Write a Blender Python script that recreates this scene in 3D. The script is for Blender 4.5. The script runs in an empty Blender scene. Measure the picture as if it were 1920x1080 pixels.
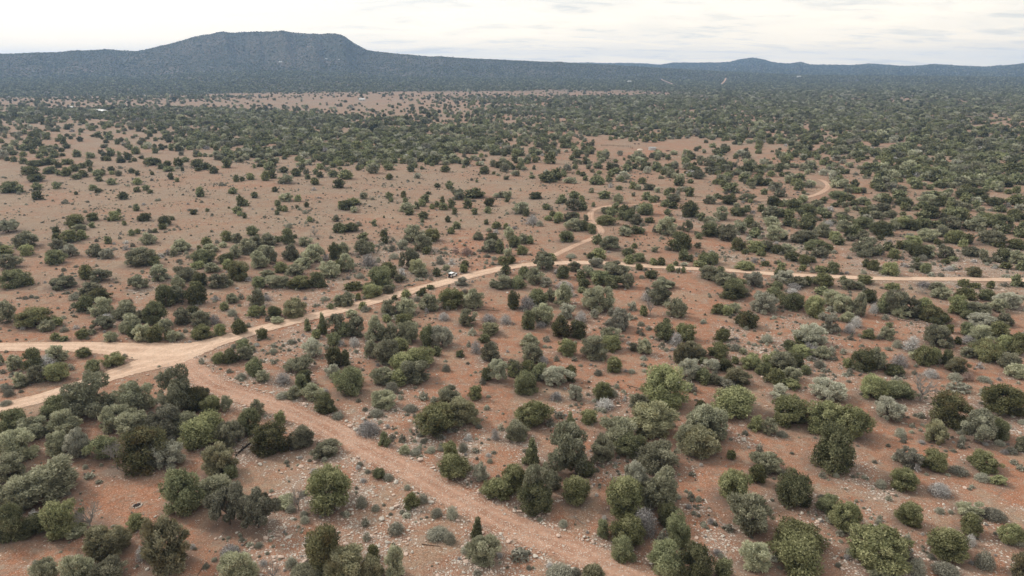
import bpy, math, random
import numpy as np
from mathutils import Vector
R = math.radians
sc = bpy.context.scene
col = sc.collection
rng = np.random.default_rng(7)
random.seed(7)

# ------------------------------------------------------------------ camera
CAM_H = 75.0
PITCH = math.atan(410 / 1280.0)
cam_d = bpy.data.cameras.new('drone_camera')
cam_d.lens = 24.0; cam_d.sensor_width = 36.0
cam_d.clip_start = 0.5; cam_d.clip_end = 60000
cam = bpy.data.objects.new('drone_camera', cam_d); col.objects.link(cam)
cam.location = (0, 0, CAM_H); cam.rotation_euler = (math.pi / 2 - PITCH, 0, 0)
sc.camera = cam

# ------------------------------------------------------------------ exposure, sun, sky
sc.view_settings.view_transform = 'Standard'; sc.view_settings.look = 'None'
sc.view_settings.exposure = 0.0; sc.view_settings.gamma = 1.0
sc.view_settings.use_curve_mapping = False
SUN_AZ, SUN_EL = R(-62), R(38)
sd = bpy.data.lights.new('sun', 'SUN'); sd.energy = 2.7; sd.angle = R(8); sd.color = (1.0, 0.95, 0.87)
so = bpy.data.objects.new('sun', sd); col.objects.link(so)
to_sun = Vector((math.sin(SUN_AZ) * math.cos(SUN_EL), math.cos(SUN_AZ) * math.cos(SUN_EL), math.sin(SUN_EL)))
so.rotation_euler = to_sun.to_track_quat('Z', 'Y').to_euler(); so.location = (0, 0, 200)

class NT:
    """small helper for node trees"""
    def __init__(s, tree): s.t = tree; tree.nodes.clear()
    def n(s, typ, props=None, ins=None):
        nd = s.t.nodes.new(typ)
        for k, v in (props or {}).items(): setattr(nd, k, v)
        for k, v in (ins or {}).items():
            sock = nd.inputs[k]
            if isinstance(v, bpy.types.NodeSocket): s.t.links.new(v, sock)
            else: sock.default_value = v
        return nd
    def math(s, op, a, b=0.0, c=None, clamp=False):
        ins = {0: a, 1: b}
        if c is not None: ins[2] = c
        return s.n('ShaderNodeMath', {'operation': op, 'use_clamp': clamp}, ins).outputs[0]
    def mix(s, f, a, b, typ='MIX'):
        nd = s.n('ShaderNodeMix', {'data_type': 'RGBA', 'blend_type': typ})
        for i, v in ((0, f), (6, a), (7, b)):
            if isinstance(v, bpy.types.NodeSocket): s.t.links.new(v, nd.inputs[i])
            else: nd.inputs[i].default_value = v if i == 0 else (tuple(v) + (1,) if len(v) == 3 else v)
        return nd.outputs[2]
    def ramp(s, f, pts, interp='LINEAR'):
        nd = s.n('ShaderNodeValToRGB', ins={0: f}); cr = nd.color_ramp; cr.interpolation = interp
        while len(cr.elements) < len(pts): cr.elements.new(0.5)
        for e, (p, c) in zip(cr.elements, pts):
            e.position = p; e.color = (c, c, c, 1) if isinstance(c, (int, float)) else tuple(c) + (1,)
        return nd.outputs[0]
    def noise(s, vec, scale, detail=4, rough=0.55, dist=0.0):
        return s.n('ShaderNodeTexNoise', ins={'Vector': vec, 'Scale': scale, 'Detail': detail, 'Roughness': rough, 'Distortion': dist}).outputs[0]

w = bpy.data.worlds.new('World'); sc.world = w; w.use_nodes = True
N = NT(w.node_tree)
sky = N.n('ShaderNodeTexSky', {'sky_type': 'NISHITA', 'sun_disc': False, 'sun_elevation': SUN_EL, 'sun_rotation': SUN_AZ,
                               'altitude': 1700.0, 'air_density': 1.0, 'dust_density': 2.0})
tc = N.n('ShaderNodeTexCoord')
sep = N.n('ShaderNodeSeparateXYZ', ins={0: tc.outputs['Generated']})
zz = N.math('ADD', N.math('MAXIMUM', sep.outputs[2], 0.0), 0.13)
px = N.math('DIVIDE', sep.outputs[0], zz); py = N.math('DIVIDE', sep.outputs[1], zz)
cv = N.n('ShaderNodeCombineXYZ', ins={0: px, 1: N.math('MULTIPLY', py, 1.7), 2: 0.0}).outputs[0]
n1 = N.noise(cv, 0.62, 7, 0.60, 0.6)
n2 = N.noise(cv, 1.7, 7, 0.64, 0.3)
c1 = N.ramp(n1, [(0.44, 0.0), (0.64, 1.0)])
c2 = N.ramp(n2, [(0.50, 0.0), (0.64, 1.0)])
dens = N.math('ADD', N.math('MULTIPLY', c1, 0.55), N.math('MULTIPLY', c2, 0.6), clamp=True)
# thinner cloud towards the sun side
dot = N.n('ShaderNodeVectorMath', {'operation': 'DOT_PRODUCT'}, {0: tc.outputs['Generated'], 1: to_sun[:]}).outputs['Value']
away = N.ramp(dot, [(0.52, 1.0), (0.80, 0.0)])
dens = N.math('MULTIPLY', dens, away)
cloud = N.mix(dens, (12.0, 11.6, 10.7), (7.0, 7.6, 7.9))
glow = N.ramp(dot, [(0.35, 0.0), (1.0, 1.0)])
cloud = N.mix(glow, cloud, (14.0, 13.6, 12.8))
hor = N.ramp(sep.outputs[2], [(0.0, 1.0), (0.04, 0.55), (0.13, 0.0)])
cloud = N.mix(N.math('MULTIPLY', hor, N.math('SUBTRACT', 1.0, N.math('MULTIPLY', dens, 0.45))), cloud, (21.0, 17.0, 11.6))
allsky = N.mix(0.90, sky.outputs[0], cloud)
bg = N.n('ShaderNodeBackground', ins={0: allsky, 1: 0.10})
N.t.links.new(bg.outputs[0], N.n('ShaderNodeOutputWorld').inputs[0])

# ------------------------------------------------------------------ tagging and linking
def tag(o, label=None, cat=None, group=None, kind=None):
    for k, v in (('label', label), ('category', cat), ('group', group), ('kind', kind)):
        if v: o[k] = v
    return o
def link(name, me, parent=None, mats=()):
    o = bpy.data.objects.new(name, me); col.objects.link(o)
    if me is not None:
        for m in mats:
            me.materials.append(m)
    if parent: o.parent = parent
    return o
def mesh_np(name, co, faces, smooth=False):
    """co (n,3), faces: list of (m,k) int arrays"""
    me = bpy.data.meshes.new(name)
    co = np.asarray(co, np.float32)
    me.vertices.add(len(co)); me.vertices.foreach_set('co', co.ravel())
    idx = np.concatenate([f.ravel() for f in faces]).astype(np.int32)
    tot = np.concatenate([np.full(len(f), f.shape[1]) for f in faces]).astype(np.int32)
    st = np.concatenate([[0], np.cumsum(tot)[:-1]]).astype(np.int32)
    me.loops.add(len(idx)); me.loops.foreach_set('vertex_index', idx)
    me.polygons.add(len(tot)); me.polygons.foreach_set('loop_start', st); me.polygons.foreach_set('loop_total', tot)
    me.polygons.foreach_set('use_smooth', np.full(len(tot), smooth))
    me.update(calc_edges=True); me.validate()
    return me
def fattr(me, name, arr):
    a = me.attributes.new(name, 'FLOAT', 'POINT'); a.data.foreach_set('value', np.asarray(arr, np.float32))

# ------------------------------------------------------------------ pixel rays and terrain
cp, sp = math.cos(PITCH), math.sin(PITCH)
def ray(x, y):
    dx = (np.asarray(x, float) - 960) / 1280; dy = (540 - np.asarray(y, float)) / 1280
    return dx, cp + dy * sp, -sp + dy * cp       # unnormalised; depth 1 along the axis
def ground_h(x, y):
    x = np.asarray(x, float); y = np.asarray(y, float)
    r = np.hypot(x, y)
    a = np.clip((r - 60) / 400, 0.25, 1.0) * np.clip(1 - (r - 2500) / 2500, 0, 1)
    h = 0.8 * np.sin(x * 0.021 + 1.3 * np.sin(y * 0.009)) * np.sin(y * 0.017 + 0.6)
    h = h + 0.45 * np.sin(x * 0.047 + 2.0) * np.sin(y * 0.053 + 1.0)
    h = h + 3.0 * np.sin(x * 0.0043 + 0.7) * np.sin(y * 0.0051 - 0.4) * np.clip((r - 350) / 900, 0, 1)
    return h * a
def hit(x, y, above=0.0):
    """ground point seen at photo position x, y (or the point `above` metres over the ground)"""
    dx, dy, dz = ray(x, y)
    t = (CAM_H - above) / -dz
    for _ in range(12):
        t = (CAM_H - above - ground_h(dx * t, dy * t)) / -dz
    return dx * t, dy * t, t
def to_px(x, y, z):
    zc = y * cp - (z - CAM_H) * sp; u = y * sp + (z - CAM_H) * cp
    return 960 + 1280 * x / zc, 540 - 1280 * u / zc, zc

SIL_MESA = [(-900, 112), (-500, 108), (-200, 106), (0, 103), (60, 100), (130, 98), (205, 93), (232, 96), (260, 97), (300, 88), (340, 77), (375, 68),
            (420, 63), (470, 60), (530, 60), (580, 64), (630, 66), (648, 71), (665, 83), (690, 95), (735, 101), (800, 106), (850, 109),
            (940, 113), (1030, 117), (1150, 123), (1300, 132), (1500, 142), (3000, 160)]
SIL_FAR = [(-900, 150), (600, 150), (760, 124), (900, 119), (1100, 118), (1200, 119), (1240, 122), (1262, 118), (1340, 118), (1368, 117), (1386, 112), (1410, 109),
           (1430, 112), (1452, 118), (1480, 120), (1500, 117), (1520, 122), (1600, 123), (1630, 120), (1700, 125), (1720, 124),
           (1750, 121), (1800, 124), (1850, 126), (1900, 122), (1935, 117), (2100, 112), (2600, 108)]
def sil_table(sil):
    az, te = [], []
    for x, y in sil:
        dx, dy, dz = ray(x, y); az.append(math.atan2(dx, dy)); te.append(dz / math.hypot(dx, dy))
    return np.array(az), np.array(te)
AZM, TEM = sil_table(SIL_MESA); AZF, TEF = sil_table(SIL_FAR)
def wob(a, r, f, s):
    return np.sin(a * f + s) * np.sin(a * f * 0.37 + r * 0.0019 + s * 2)
def mesa_z(x, y):
    r = np.hypot(x, y); a = np.arctan2(x, y)
    rc = 4800 + 120 * np.sin(a * 9)
    crest = CAM_H + rc * np.interp(a, AZM, TEM)
    t = (r - 2400) / (rc - 2400)
    tl = np.clip(t / 0.67, 0, 1); th = np.clip((t - 0.62) / 0.38, 0, 1)
    g = 0.25 * tl ** 1.25 + 0.75 * (th * th * (3 - 2 * th)) ** 0.85
    back = np.clip((r - rc - 500) / 2600, 0, 1)
    gl = (wob(a, r, 61, 0.4) * 0.5 + wob(a, r, 133, 2.1) * 0.3 + wob(a, r, 247, 1.0) * 0.2)
    z = crest * (g * (1 - back ** 1.5)) + gl * 42 * np.clip(th * (1 - th) * 4, 0, 1) * np.clip(crest / 300, 0.1, 1) + gl * 5 * np.clip(t * 3, 0, 1) * (1 - th)
    return np.where(t < 0, -6 + 0 * r, z - 5 * (1 - np.clip(t * 6, 0, 1)))
def far_z(x, y):
    r = np.hypot(x, y); a = np.arctan2(x, y)
    rc = 8600 + 300 * np.sin(a * 7 + 1)
    crest = CAM_H + rc * np.interp(a, AZF, TEF)
    t = (r - 4700) / (rc - 4700)
    th = np.clip(t, 0, 1)
    g = 0.35 * th + 0.65 * (th * th * (3 - 2 * th)) ** 1.3
    gl = wob(a, r, 83, 0.4) * 0.5 + wob(a, r, 171, 2.1) * 0.35 + wob(a, r, 331, 2.1) * 0.2
    back = np.clip((r - rc - 200) / 2500, 0, 1)
    z = crest * g * (1 - back) + gl * 26 * th * (1 - th) * 3
    return np.where(t < 0, -6 + 0 * r, z - 5 * (1 - np.clip(t * 8, 0, 1)))
def top_z(x, y):
    return np.maximum(ground_h(x, y), np.maximum(mesa_z(x, y), far_z(x, y)))

def hit_top(x, y):
    """first point of country or hillside seen at photo position x, y"""
    dx, dy, dz = ray(x, y); t = np.arange(900, 9500, 10.0)
    below = CAM_H + dz * t < top_z(dx * t, dy * t)
    tt = t[np.argmax(below)] if below.any() else 6000.0
    return float(dx * tt), float(dy * tt)
# ------------------------------------------------------------------ plants read from the photo: centre x, foot y, width, height, kind
# (tile origin first; entries in sixths of a photo pixel, F = whole pixels)
PLANTS = """
F 0 0
78 936 116 76 G;25 958 62 60 G;62 1003 60 38 J;118 1001 68 66 O;12 1010 50 64 J;165 994 50 56 D;138 1006 44 26 G;197 1040 78 62 Y;254 990 31 29 O;303 1058 82 88 Y;265 1048 26 28 S;80 1096 48 46 G;140 1106 62 60 G;195 1100 66 50 G
343 957 67 77 J;425 985 72 76 T;480 990 66 76 T;405 938 62 50 G;535 948 37 20 G;558 957 32 42 D;612 950 88 80 O;601 1060 64 82 K;650 1086 78 62 Y;447 1087 62 60 G;430 1048 42 32 S;571 980 18 16 U;545 1063 26 22 U;510 1090 34 38 D;575 1088 52 30 G
772 953 28 28 O;792 942 22 20 U;893 1007 27 42 C;909 1053 60 50 G;678 950 24 24 U;704 957 18 14 U;742 1000 34 26 U;820 1010 44 26 U;843 1017 24 24 U;650 968 16 14 U;818 968 24 20 U;848 970 24 26 U;685 985 16 18 U;687 1012 16 16 U;700 1045 22 24 O;698 1086 44 44 Y;738 1080 36 52 G
1000 955 62 56 J;1080 940 54 48 O;1173 965 75 74 O;1240 945 74 68 G;1210 1000 50 56 S;1132 1004 24 30 J;1175 1021 64 54 O;1170 1047 44 42 J;1255 985 38 42 J;1278 1018 42 62 J;1249 1072 64 58 J;1112 1092 48 34 Y;1050 1088 55 36 U
1370 938 60 60 O;1491 942 72 56 J;1411 993 74 68 G;1552 960 40 36 J;1587 990 56 50 O;1418 1063 58 48 G;1492 1068 100 66 O;1495 1035 94 60 O;1305 1083 62 62 J;1357 1080 36 36 J;1598 1042 28 18 U
1653 1062 102 74 O;1781 1047 74 56 O;1705 982 45 42 O;1822 1000 40 35 O;1898 1018 42 38 O;1910 1020 30 24 U;1918 1082 36 44 Y;1818 966 44 26 G;1864 972 46 22 U;1850 1063 38 34 U;1763 928 40 28 S;1763 962 18 14 U;1721 1075 32 34 U;1775 1080 50 30 U;1667 938 12 12 U;1650 975 12 14 U;1703 1015 15 18 U;1822 1022 20 24 S;1660 1092 52 26 G
12 733 24 14 U;40 725 24 10 G;10 760 24 12 U;165 776 80 84 P;108 781 68 44 J;20 810 50 44 J;57 822 64 42 P;28 862 70 62 G;15 896 56 50 G;122 815 52 45 G;110 852 42 44 G;143 858 42 52 W;192 860 52 44 J;215 804 48 46 G;252 814 62 50 G;252 771 60 60 P;215 880 46 60 D;268 876 82 76 K;312 872 62 48 W;313 818 64 58 T
333 768 62 84 P;360 769 48 45 K;394 772 38 32 O;383 742 16 18 P;426 768 20 32 P;388 831 84 60 O;430 833 46 46 G;348 812 50 42 G;466 812 44 46 J;482 778 26 32 G;525 793 21 22 O;506 847 70 56 K;562 838 46 38 G;610 855 52 30 G;405 888 60 54 Y;432 896 26 26 J;530 746 30 14 U;550 746 26 24 G;586 748 36 30 G;609 771 40 38 J;633 785 24 16 U;565 729 21 28 J
655 738 52 52 J;718 763 42 34 G;690 815 46 32 S;720 835 26 28 C;754 828 16 17 U;757 850 20 16 G;778 853 22 14 U;808 848 20 14 U;818 810 80 57 K;842 758 42 34 G;866 792 60 50 Y;891 748 26 26 O;913 768 14 12 U;842 861 34 36 O;868 845 20 20 U;852 897 56 46 O;900 898 26 30 W;712 895 26 18 J;929 823 18 24 S;968 823 44 36 G;770 771 30 16 U;705 781 30 18 U
1000 797 64 48 O;986 738 38 42 J;1079 750 27 28 W;1042 750 24 20 S;1130 747 38 32 O;1135 766 36 24 S;1105 793 30 28 O;1247 762 82 78 O;1199 763 36 26 G;1218 810 82 60 Y;1070 800 22 30 C;1062 880 84 86 P;1160 830 70 48 G;1180 849 62 40 J;1131 861 48 46 G;1232 881 78 54 G;1100 892 32 28 J;996 872 36 52 C;1190 926 52 62 W;1010 942 62 78 P;962 916 50 48 O;934 934 56 38 O;1040 915 28 32 G
1376 777 86 52 O;1313 770 19 20 O;1325 820 78 62 P;1308 802 26 30 S;1313 853 70 56 Y;1285 840 40 46 G;1463 748 34 26 W;1477 792 72 52 O;1548 809 72 56 O;1595 816 68 60 O;1557 751 58 42 W;1420 805 30 26 O;1445 814 26 30 G;1467 818 24 12 U;1569 878 74 82 J;1371 860 16 16 O;1425 850 16 22 U;1440 884 54 38 G;1419 903 30 34 O;1298 892 14 10 U;1467 890 18 14 U;1543 895 14 14 U
1670 786 48 40 W;1730 753 52 54 D;1640 747 50 44 O;1685 746 54 32 J;1781 794 70 60 K;1843 742 16 14 U;1885 775 74 54 O;1833 827 64 62 T;1873 821 42 38 J;1755 827 40 38 Y;1703 872 42 34 W;1679 862 14 18 U;1751 880 46 38 O;1846 881 52 34 O;1697 915 52 40 O;1721 883 14 18 S;1799 890 36 20 U;1803 840 16 12 U;1711 801 12 10 U;1843 902 28 18 U;1873 908 28 18 O;1918 846 24 28 G;1898 850 24 14 U;1902 870 16 12 U;1915 882 16 14 U
T 0 540
60 385 190 250 G;380 430 330 220 K;535 475 170 130 G;640 420 120 90 O;850 460 70 60 S;620 585 100 80 O;715 595 95 55 J;925 565 130 110 O;1020 520 100 60 G;1235 600 140 115 G;940 260 180 180 J;1120 150 220 150 K;1010 70 220 140 G;1140 300 230 190 G;1390 330 260 190 G;1150 460 240 150 P;1190 370 160 100 S;1450 490 230 200 G;1730 400 230 260 J;1600 380 150 130 G;1500 560 130 140 J;1590 590 170 190 G;1745 590 190 190 O;1850 200 220 260 J;1840 480 150 140 G;1900 580 110 90 O;65 725 50 50 U;370 940 210 280 J;480 900 300 170 S;620 820 200 180 G;430 1050 200 190 G;630 1040 260 210 O;160 910 150 160 G;10 850 60 110 G;30 960 70 60 U;220 1080 120 140 G;930 780 150 120 O;1040 940 145 150 J;1270 870 235 155 O;800 920 80 90 U
T 320 540
40 590 120 120 G;60 150 220 210 P;270 180 210 230 J;130 400 180 180 G;260 330 150 140 J;340 420 210 170 G;350 560 240 150 O;490 400 140 130 S;560 530 130 130 O;770 510 180 160 O;100 570 110 100 U;165 500 60 60 U;680 165 140 110 G;790 125 80 80 U;600 250 90 90 O;690 310 120 90 U;960 205 180 190 G;930 320 140 130 O;1040 305 65 100 J;1170 320 140 130 J;1370 320 240 210 Y;1190 395 140 80 G;1085 370 70 70 U;1070 140 120 90 S;740 360 80 60 U;870 440 60 70 U;1020 565 130 120 O;820 690 160 120 J;540 840 130 130 O;670 840 170 160 J;825 810 180 150 G;920 710 60 70 G;930 980 180 200 J;1030 1050 130 130 G;345 850 70 80 U;1150 730 110 70 U;1540 485 100 155 C;1700 520 140 270 C;1860 530 200 250 P;1635 565 100 100 O;1590 770 210 200 W;1440 920 260 170 G;1850 640 170 150 J;1840 900 190 260 K;1820 1000 150 150 W;1490 1080 180 170 J;1260 1080 200 160 S;655 950 70 60 U;795 1045 70 50 U;1160 850 70 60 U;1800 235 70 60 J;1900 200 140 130 G;1730 140 110 60 U
T 640 540
60 200 160 160 G;190 130 60 75 O;240 240 90 85 O;345 100 230 150 O;530 60 120 100 G;725 115 105 95 O;870 90 60 60 J;920 80 80 80 J;600 130 70 50 J;110 320 120 80 G;385 280 50 40 U;315 240 60 40 U;560 290 220 170 G;740 290 210 190 G;990 240 220 190 G;960 280 60 80 S;1240 210 290 230 O;1480 225 220 230 G;1150 360 130 110 S;1420 415 200 190 G;1660 380 180 110 S;1850 400 140 130 S;30 540 170 170 J;150 540 200 230 P;360 590 230 270 P;510 380 100 80 O;700 420 220 140 O;560 590 220 200 G;770 600 230 240 G;960 640 170 240 J;1140 660 230 250 W;140 650 130 120 S;340 780 150 200 G;520 850 260 300 G;640 700 200 150 O;880 880 330 230 O;690 950 300 230 O;820 1060 340 260 P;480 1080 260 200 G;640 1090 220 180 O;1070 760 100 100 J;1470 530 100 100 U;1690 520 210 150 Y;1610 610 150 100 J;1430 660 60 80 U;1520 730 140 160 S;1670 810 210 210 G;1335 775 90 70 J;1335 495 40 30 U;1760 1050 240 270 T;1640 1040 120 150 J;1930 980 160 170 O;30 900 110 260 J;90 1080 200 170 G;1590 1080 90 90 U
T 960 540
30 230 130 220 J;170 240 190 190 S;300 190 200 200 J;430 150 100 150 G;570 190 200 250 G;640 90 150 120 S;960 250 330 280 G;780 50 90 60 J;185 460 150 220 J;350 400 230 240 G;330 440 150 80 S;560 545 220 230 K;740 550 210 190 J;620 330 190 160 W;780 380 150 150 S;925 340 90 100 W;1180 460 260 250 W;1355 250 90 100 W;1480 310 90 110 O;1560 310 130 180 D;1660 170 260 200 P;1530 140 160 150 S;1840 320 210 220 G;200 650 190 140 G;220 830 230 210 G;390 600 90 80 U;500 820 80 80 U;615 750 190 190 O;930 790 270 250 G;1110 590 220 160 G;1130 700 230 180 O;1720 580 220 210 J;1850 640 160 170 S;1740 400 80 60 J;1900 500 100 100 O;1900 830 170 220 Y;1370 700 120 90 G;1490 740 150 170 G;1140 930 190 170 O;970 980 110 80 U;20 980 160 180 G;180 980 200 170 O;150 1100 220 180 J;310 1030 180 200 J;500 1080 280 230 W;660 1040 140 180 O;350 850 130 110 S;1480 880 90 50 U;1480 800 100 40 U;1490 945 60 30 U;700 820 70 50 U;770 880 60 50 U;1540 470 90 60 U;370 670 60 50 U;430 675 50 50 U;1700 1000 180 130 S
T 1280 540
20 310 50 150 J;570 110 280 200 J;930 270 270 230 W;1030 90 170 110 J;410 290 150 120 O;490 300 130 110 O;590 270 140 110 G;740 440 200 190 K;640 400 110 90 J;235 395 80 40 U;60 590 200 190 O;455 595 170 140 O;950 610 150 120 U;1240 235 270 190 J;1490 320 240 240 O;1700 200 230 190 G;1800 270 240 210 G;1240 60 140 70 S;1660 490 220 230 W;1860 380 150 120 G;1880 500 140 130 S;1890 580 80 70 U;1580 60 170 60 J;1450 640 320 250 W;1330 620 150 160 O;1210 700 150 120 J;1340 750 240 100 O;1570 790 180 140 G;1520 730 200 90 S;1680 740 100 100 U;1810 740 90 70 U;1720 810 70 60 U;100 790 280 210 Y;410 780 230 180 O;600 700 150 90 U;680 740 80 70 G;590 850 80 80 O;780 900 230 170 O;1000 870 200 150 O;910 970 160 150 J;1110 900 270 190 G;1290 880 160 150 J;1390 970 130 110 J;90 1020 240 230 W;240 860 110 80 J;340 930 190 140 W;490 930 150 150 J;230 1060 170 170 J;340 1080 180 120 G;610 1080 280 190 Y;500 1120 220 120 W;245 1090 70 60 O;1030 1080 190 190 O;1230 1040 190 160 G;1210 1130 200 120 O;1860 890 120 110 O;1560 860 80 70 U;1590 945 90 60 U;1580 1000 90 50 U;1830 990 90 50 U;1880 980 80 50 U
T 1600 540
60 310 150 280 G;180 160 140 160 J;230 280 110 130 S;40 440 150 150 S;340 270 160 230 J;480 290 250 280 G;640 330 220 240 P;800 330 170 230 O;560 330 180 140 G;780 60 120 90 D;900 380 270 210 K;960 400 250 130 J;1000 110 200 130 G;1180 290 200 220 O;1280 120 200 130 O;1390 300 300 160 G;1500 130 160 130 J;1620 260 180 150 G;1770 220 260 190 W;1300 350 160 110 J;1080 500 90 90 O;1460 420 300 140 W;1290 530 150 150 J;1700 420 170 140 G;1450 620 240 200 G;1650 560 220 190 O;1860 740 200 250 O;1500 790 360 200 K;1700 700 180 180 O;1300 620 170 110 S;1180 630 80 80 O;1290 770 160 110 G;170 570 130 110 O;385 570 150 140 G;405 440 70 50 J;290 570 80 60 U;500 670 120 110 U;660 700 200 200 S;930 640 300 240 G;1090 660 110 110 U;800 860 190 220 O;920 850 150 180 O;1050 850 150 160 J;970 880 60 120 D;700 800 140 110 G;1170 940 230 170 Y;1150 1040 160 110 U;1290 1040 150 120 R;1430 900 90 90 S;130 920 240 250 J;270 900 200 240 G;60 920 130 90 G;530 880 200 170 S;470 970 220 110 J;1770 900 240 180 G;1840 1000 220 150 G;1480 1050 160 70 U;690 970 70 60 U;880 1000 170 120 S;1640 1040 60 40 U;1860 1080 50 40 U;400 700 90 50 U;100 660 60 40 U
T 0 360
420 85 105 90 J;740 130 70 65 U;1385 80 100 75 J;1765 100 65 50 U;1530 210 70 70 J;855 30 40 35 J;840 360 195 120 K;810 410 80 70 O;1040 320 135 90 J;1035 400 65 60 J;1290 318 130 105 O;1220 330 35 45 J;1395 373 50 50 O;1625 320 140 95 J;1335 235 45 45 J;1840 370 145 110 J;1825 418 80 60 O;80 450 240 150 T;630 460 75 65 J;900 430 130 75 G;920 530 110 110 O;780 560 200 140 O;630 540 90 80 O;1480 490 65 65 J;1548 468 60 55 O;1745 455 55 45 J;1212 580 78 80 K;1665 580 165 130 G;1410 580 70 50 S;1415 650 80 70 S;1490 615 60 40 U;270 620 260 180 G;300 710 150 130 O;650 640 170 120 G;620 805 200 170 J;775 725 160 140 W;1065 720 180 145 G;1205 745 140 115 W;1580 820 300 210 G;1720 820 150 110 O;1790 740 100 70 S;1890 710 80 90 S;30 720 180 130 O;100 855 210 160 G;160 1060 310 200 J;330 1045 90 80 O;960 975 170 170 O;1130 1000 220 150 P;700 1080 290 150 P;1540 1090 200 170 P;1790 990 210 190 P
T 320 360
330 50 80 75 J;690 15 70 30 J;940 65 65 60 J;780 155 80 110 C;840 155 80 60 J;1300 100 145 90 G;1430 105 75 70 O;1205 155 70 60 J;1230 208 70 55 J;1285 218 65 65 O;1530 170 50 55 J;1425 185 40 35 J;255 250 70 50 J;410 218 45 35 J;750 235 100 65 J;775 268 60 50 O;828 293 48 58 J;1195 255 52 52 J;1565 335 65 60 O;1855 330 75 65 G;15 315 50 45 O;1880 455 110 100 J;1910 195 60 90 O;655 185 25 22 J;910 485 125 115 J;1610 500 120 100 D;975 520 35 45 J;630 550 120 125 O;740 565 110 105 G;400 600 110 90 O;110 660 190 130 G;200 650 60 50 S;520 575 55 45 U;590 620 95 60 G;430 680 170 100 G;30 720 80 85 G;195 745 60 40 U;320 670 50 70 O;1090 600 170 140 G;1310 580 150 180 J;1200 560 90 60 J;1390 520 60 40 J;1520 600 160 100 G;860 690 180 170 G;720 740 130 150 G;960 640 160 150 G;360 800 230 150 J;620 800 170 120 J;1070 700 150 110 G;980 850 200 200 G;1110 800 150 200 G;1350 760 170 190 G;1590 780 220 200 G;1500 850 190 120 G;1730 760 100 100 S;1860 750 150 200 J;450 900 170 110 G;300 860 140 80 O;760 980 240 210 K;650 860 130 110 O;1240 900 140 120 O;1390 930 200 120 G;1780 950 220 180 G;1880 900 100 150 O;150 1000 250 160 G;330 1050 150 160 J;530 1070 200 160 G;80 1080 150 140 G;280 1100 150 100 O;1090 960 160 90 G;1190 1070 240 150 G;990 1070 160 130 J;1460 1085 280 150 O;1650 1070 180 180 J;660 1050 90 70 G;870 1000 90 60 S
T 640 360
245 75 95 75 G;535 70 80 65 J;560 110 48 50 J;700 60 60 70 O;720 115 60 50 J;730 215 145 100 G;760 255 95 65 J;848 190 60 75 C;905 160 85 80 O;945 115 85 85 J;1020 190 60 55 O;1075 170 60 65 J;1135 135 55 80 J;1148 200 95 75 J;1235 180 82 95 J;1420 182 100 105 J;1488 108 60 40 U;1672 158 120 95 K;1500 252 68 70 J;1270 250 62 75 J;1650 235 80 65 J;1865 112 52 70 J;1750 62 80 55 G;1855 50 45 40 O;1330 80 170 120 P;1500 40 210 50 J;980 25 60 30 J;60 195 170 110 J;130 140 150 70 O;143 230 75 70 G;925 300 105 75 J;912 342 40 40 J;1200 338 60 65 J;1295 412 85 75 J;1235 467 78 68 O;1632 365 50 55 J;1745 410 105 75 O;1740 470 80 70 S;1660 443 60 40 G;1852 410 55 60 O;1885 510 110 120 G;1345 328 22 22 J;370 382 60 70 J;120 440 180 105 J;10 455 100 85 J;480 293 22 28 J;480 500 85 70 O;490 575 80 75 J;250 545 115 85 J;1540 535 110 95 G;805 555 200 190 G;1020 550 170 150 K;920 660 220 190 G;690 640 140 110 W;955 695 90 80 O;240 690 200 170 G;330 660 90 90 J;750 850 190 250 P;300 830 200 160 S;590 750 120 80 U;60 880 170 200 G;20 700 110 140 G;1290 690 90 90 R;1410 710 160 110 R;1170 700 60 50 U;1550 670 60 50 U;1670 670 180 140 G;1780 690 90 160 J;1690 540 150 90 J;1640 735 90 50 U;850 910 170 160 Y;900 950 160 100 G;1110 810 110 80 U;1075 945 95 85 J;1375 905 90 90 O;1390 840 90 70 O;1180 885 80 70 G;1240 810 90 80 S;530 960 200 180 O;440 1065 260 240 J;680 940 100 120 S;210 970 110 70 U;650 1010 120 90 G;1820 815 140 100 O;1910 800 100 80 O;1880 720 100 90 G;1850 925 102 110 K;1350 1050 150 90 W;1800 1080 240 140 G;1020 995 40 35 U;1610 865 25 25 U;130 1085 180 60 O;310 1090 150 60 O;540 1090 120 60 O;1000 1090 90 45 J
T 960 360
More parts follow.
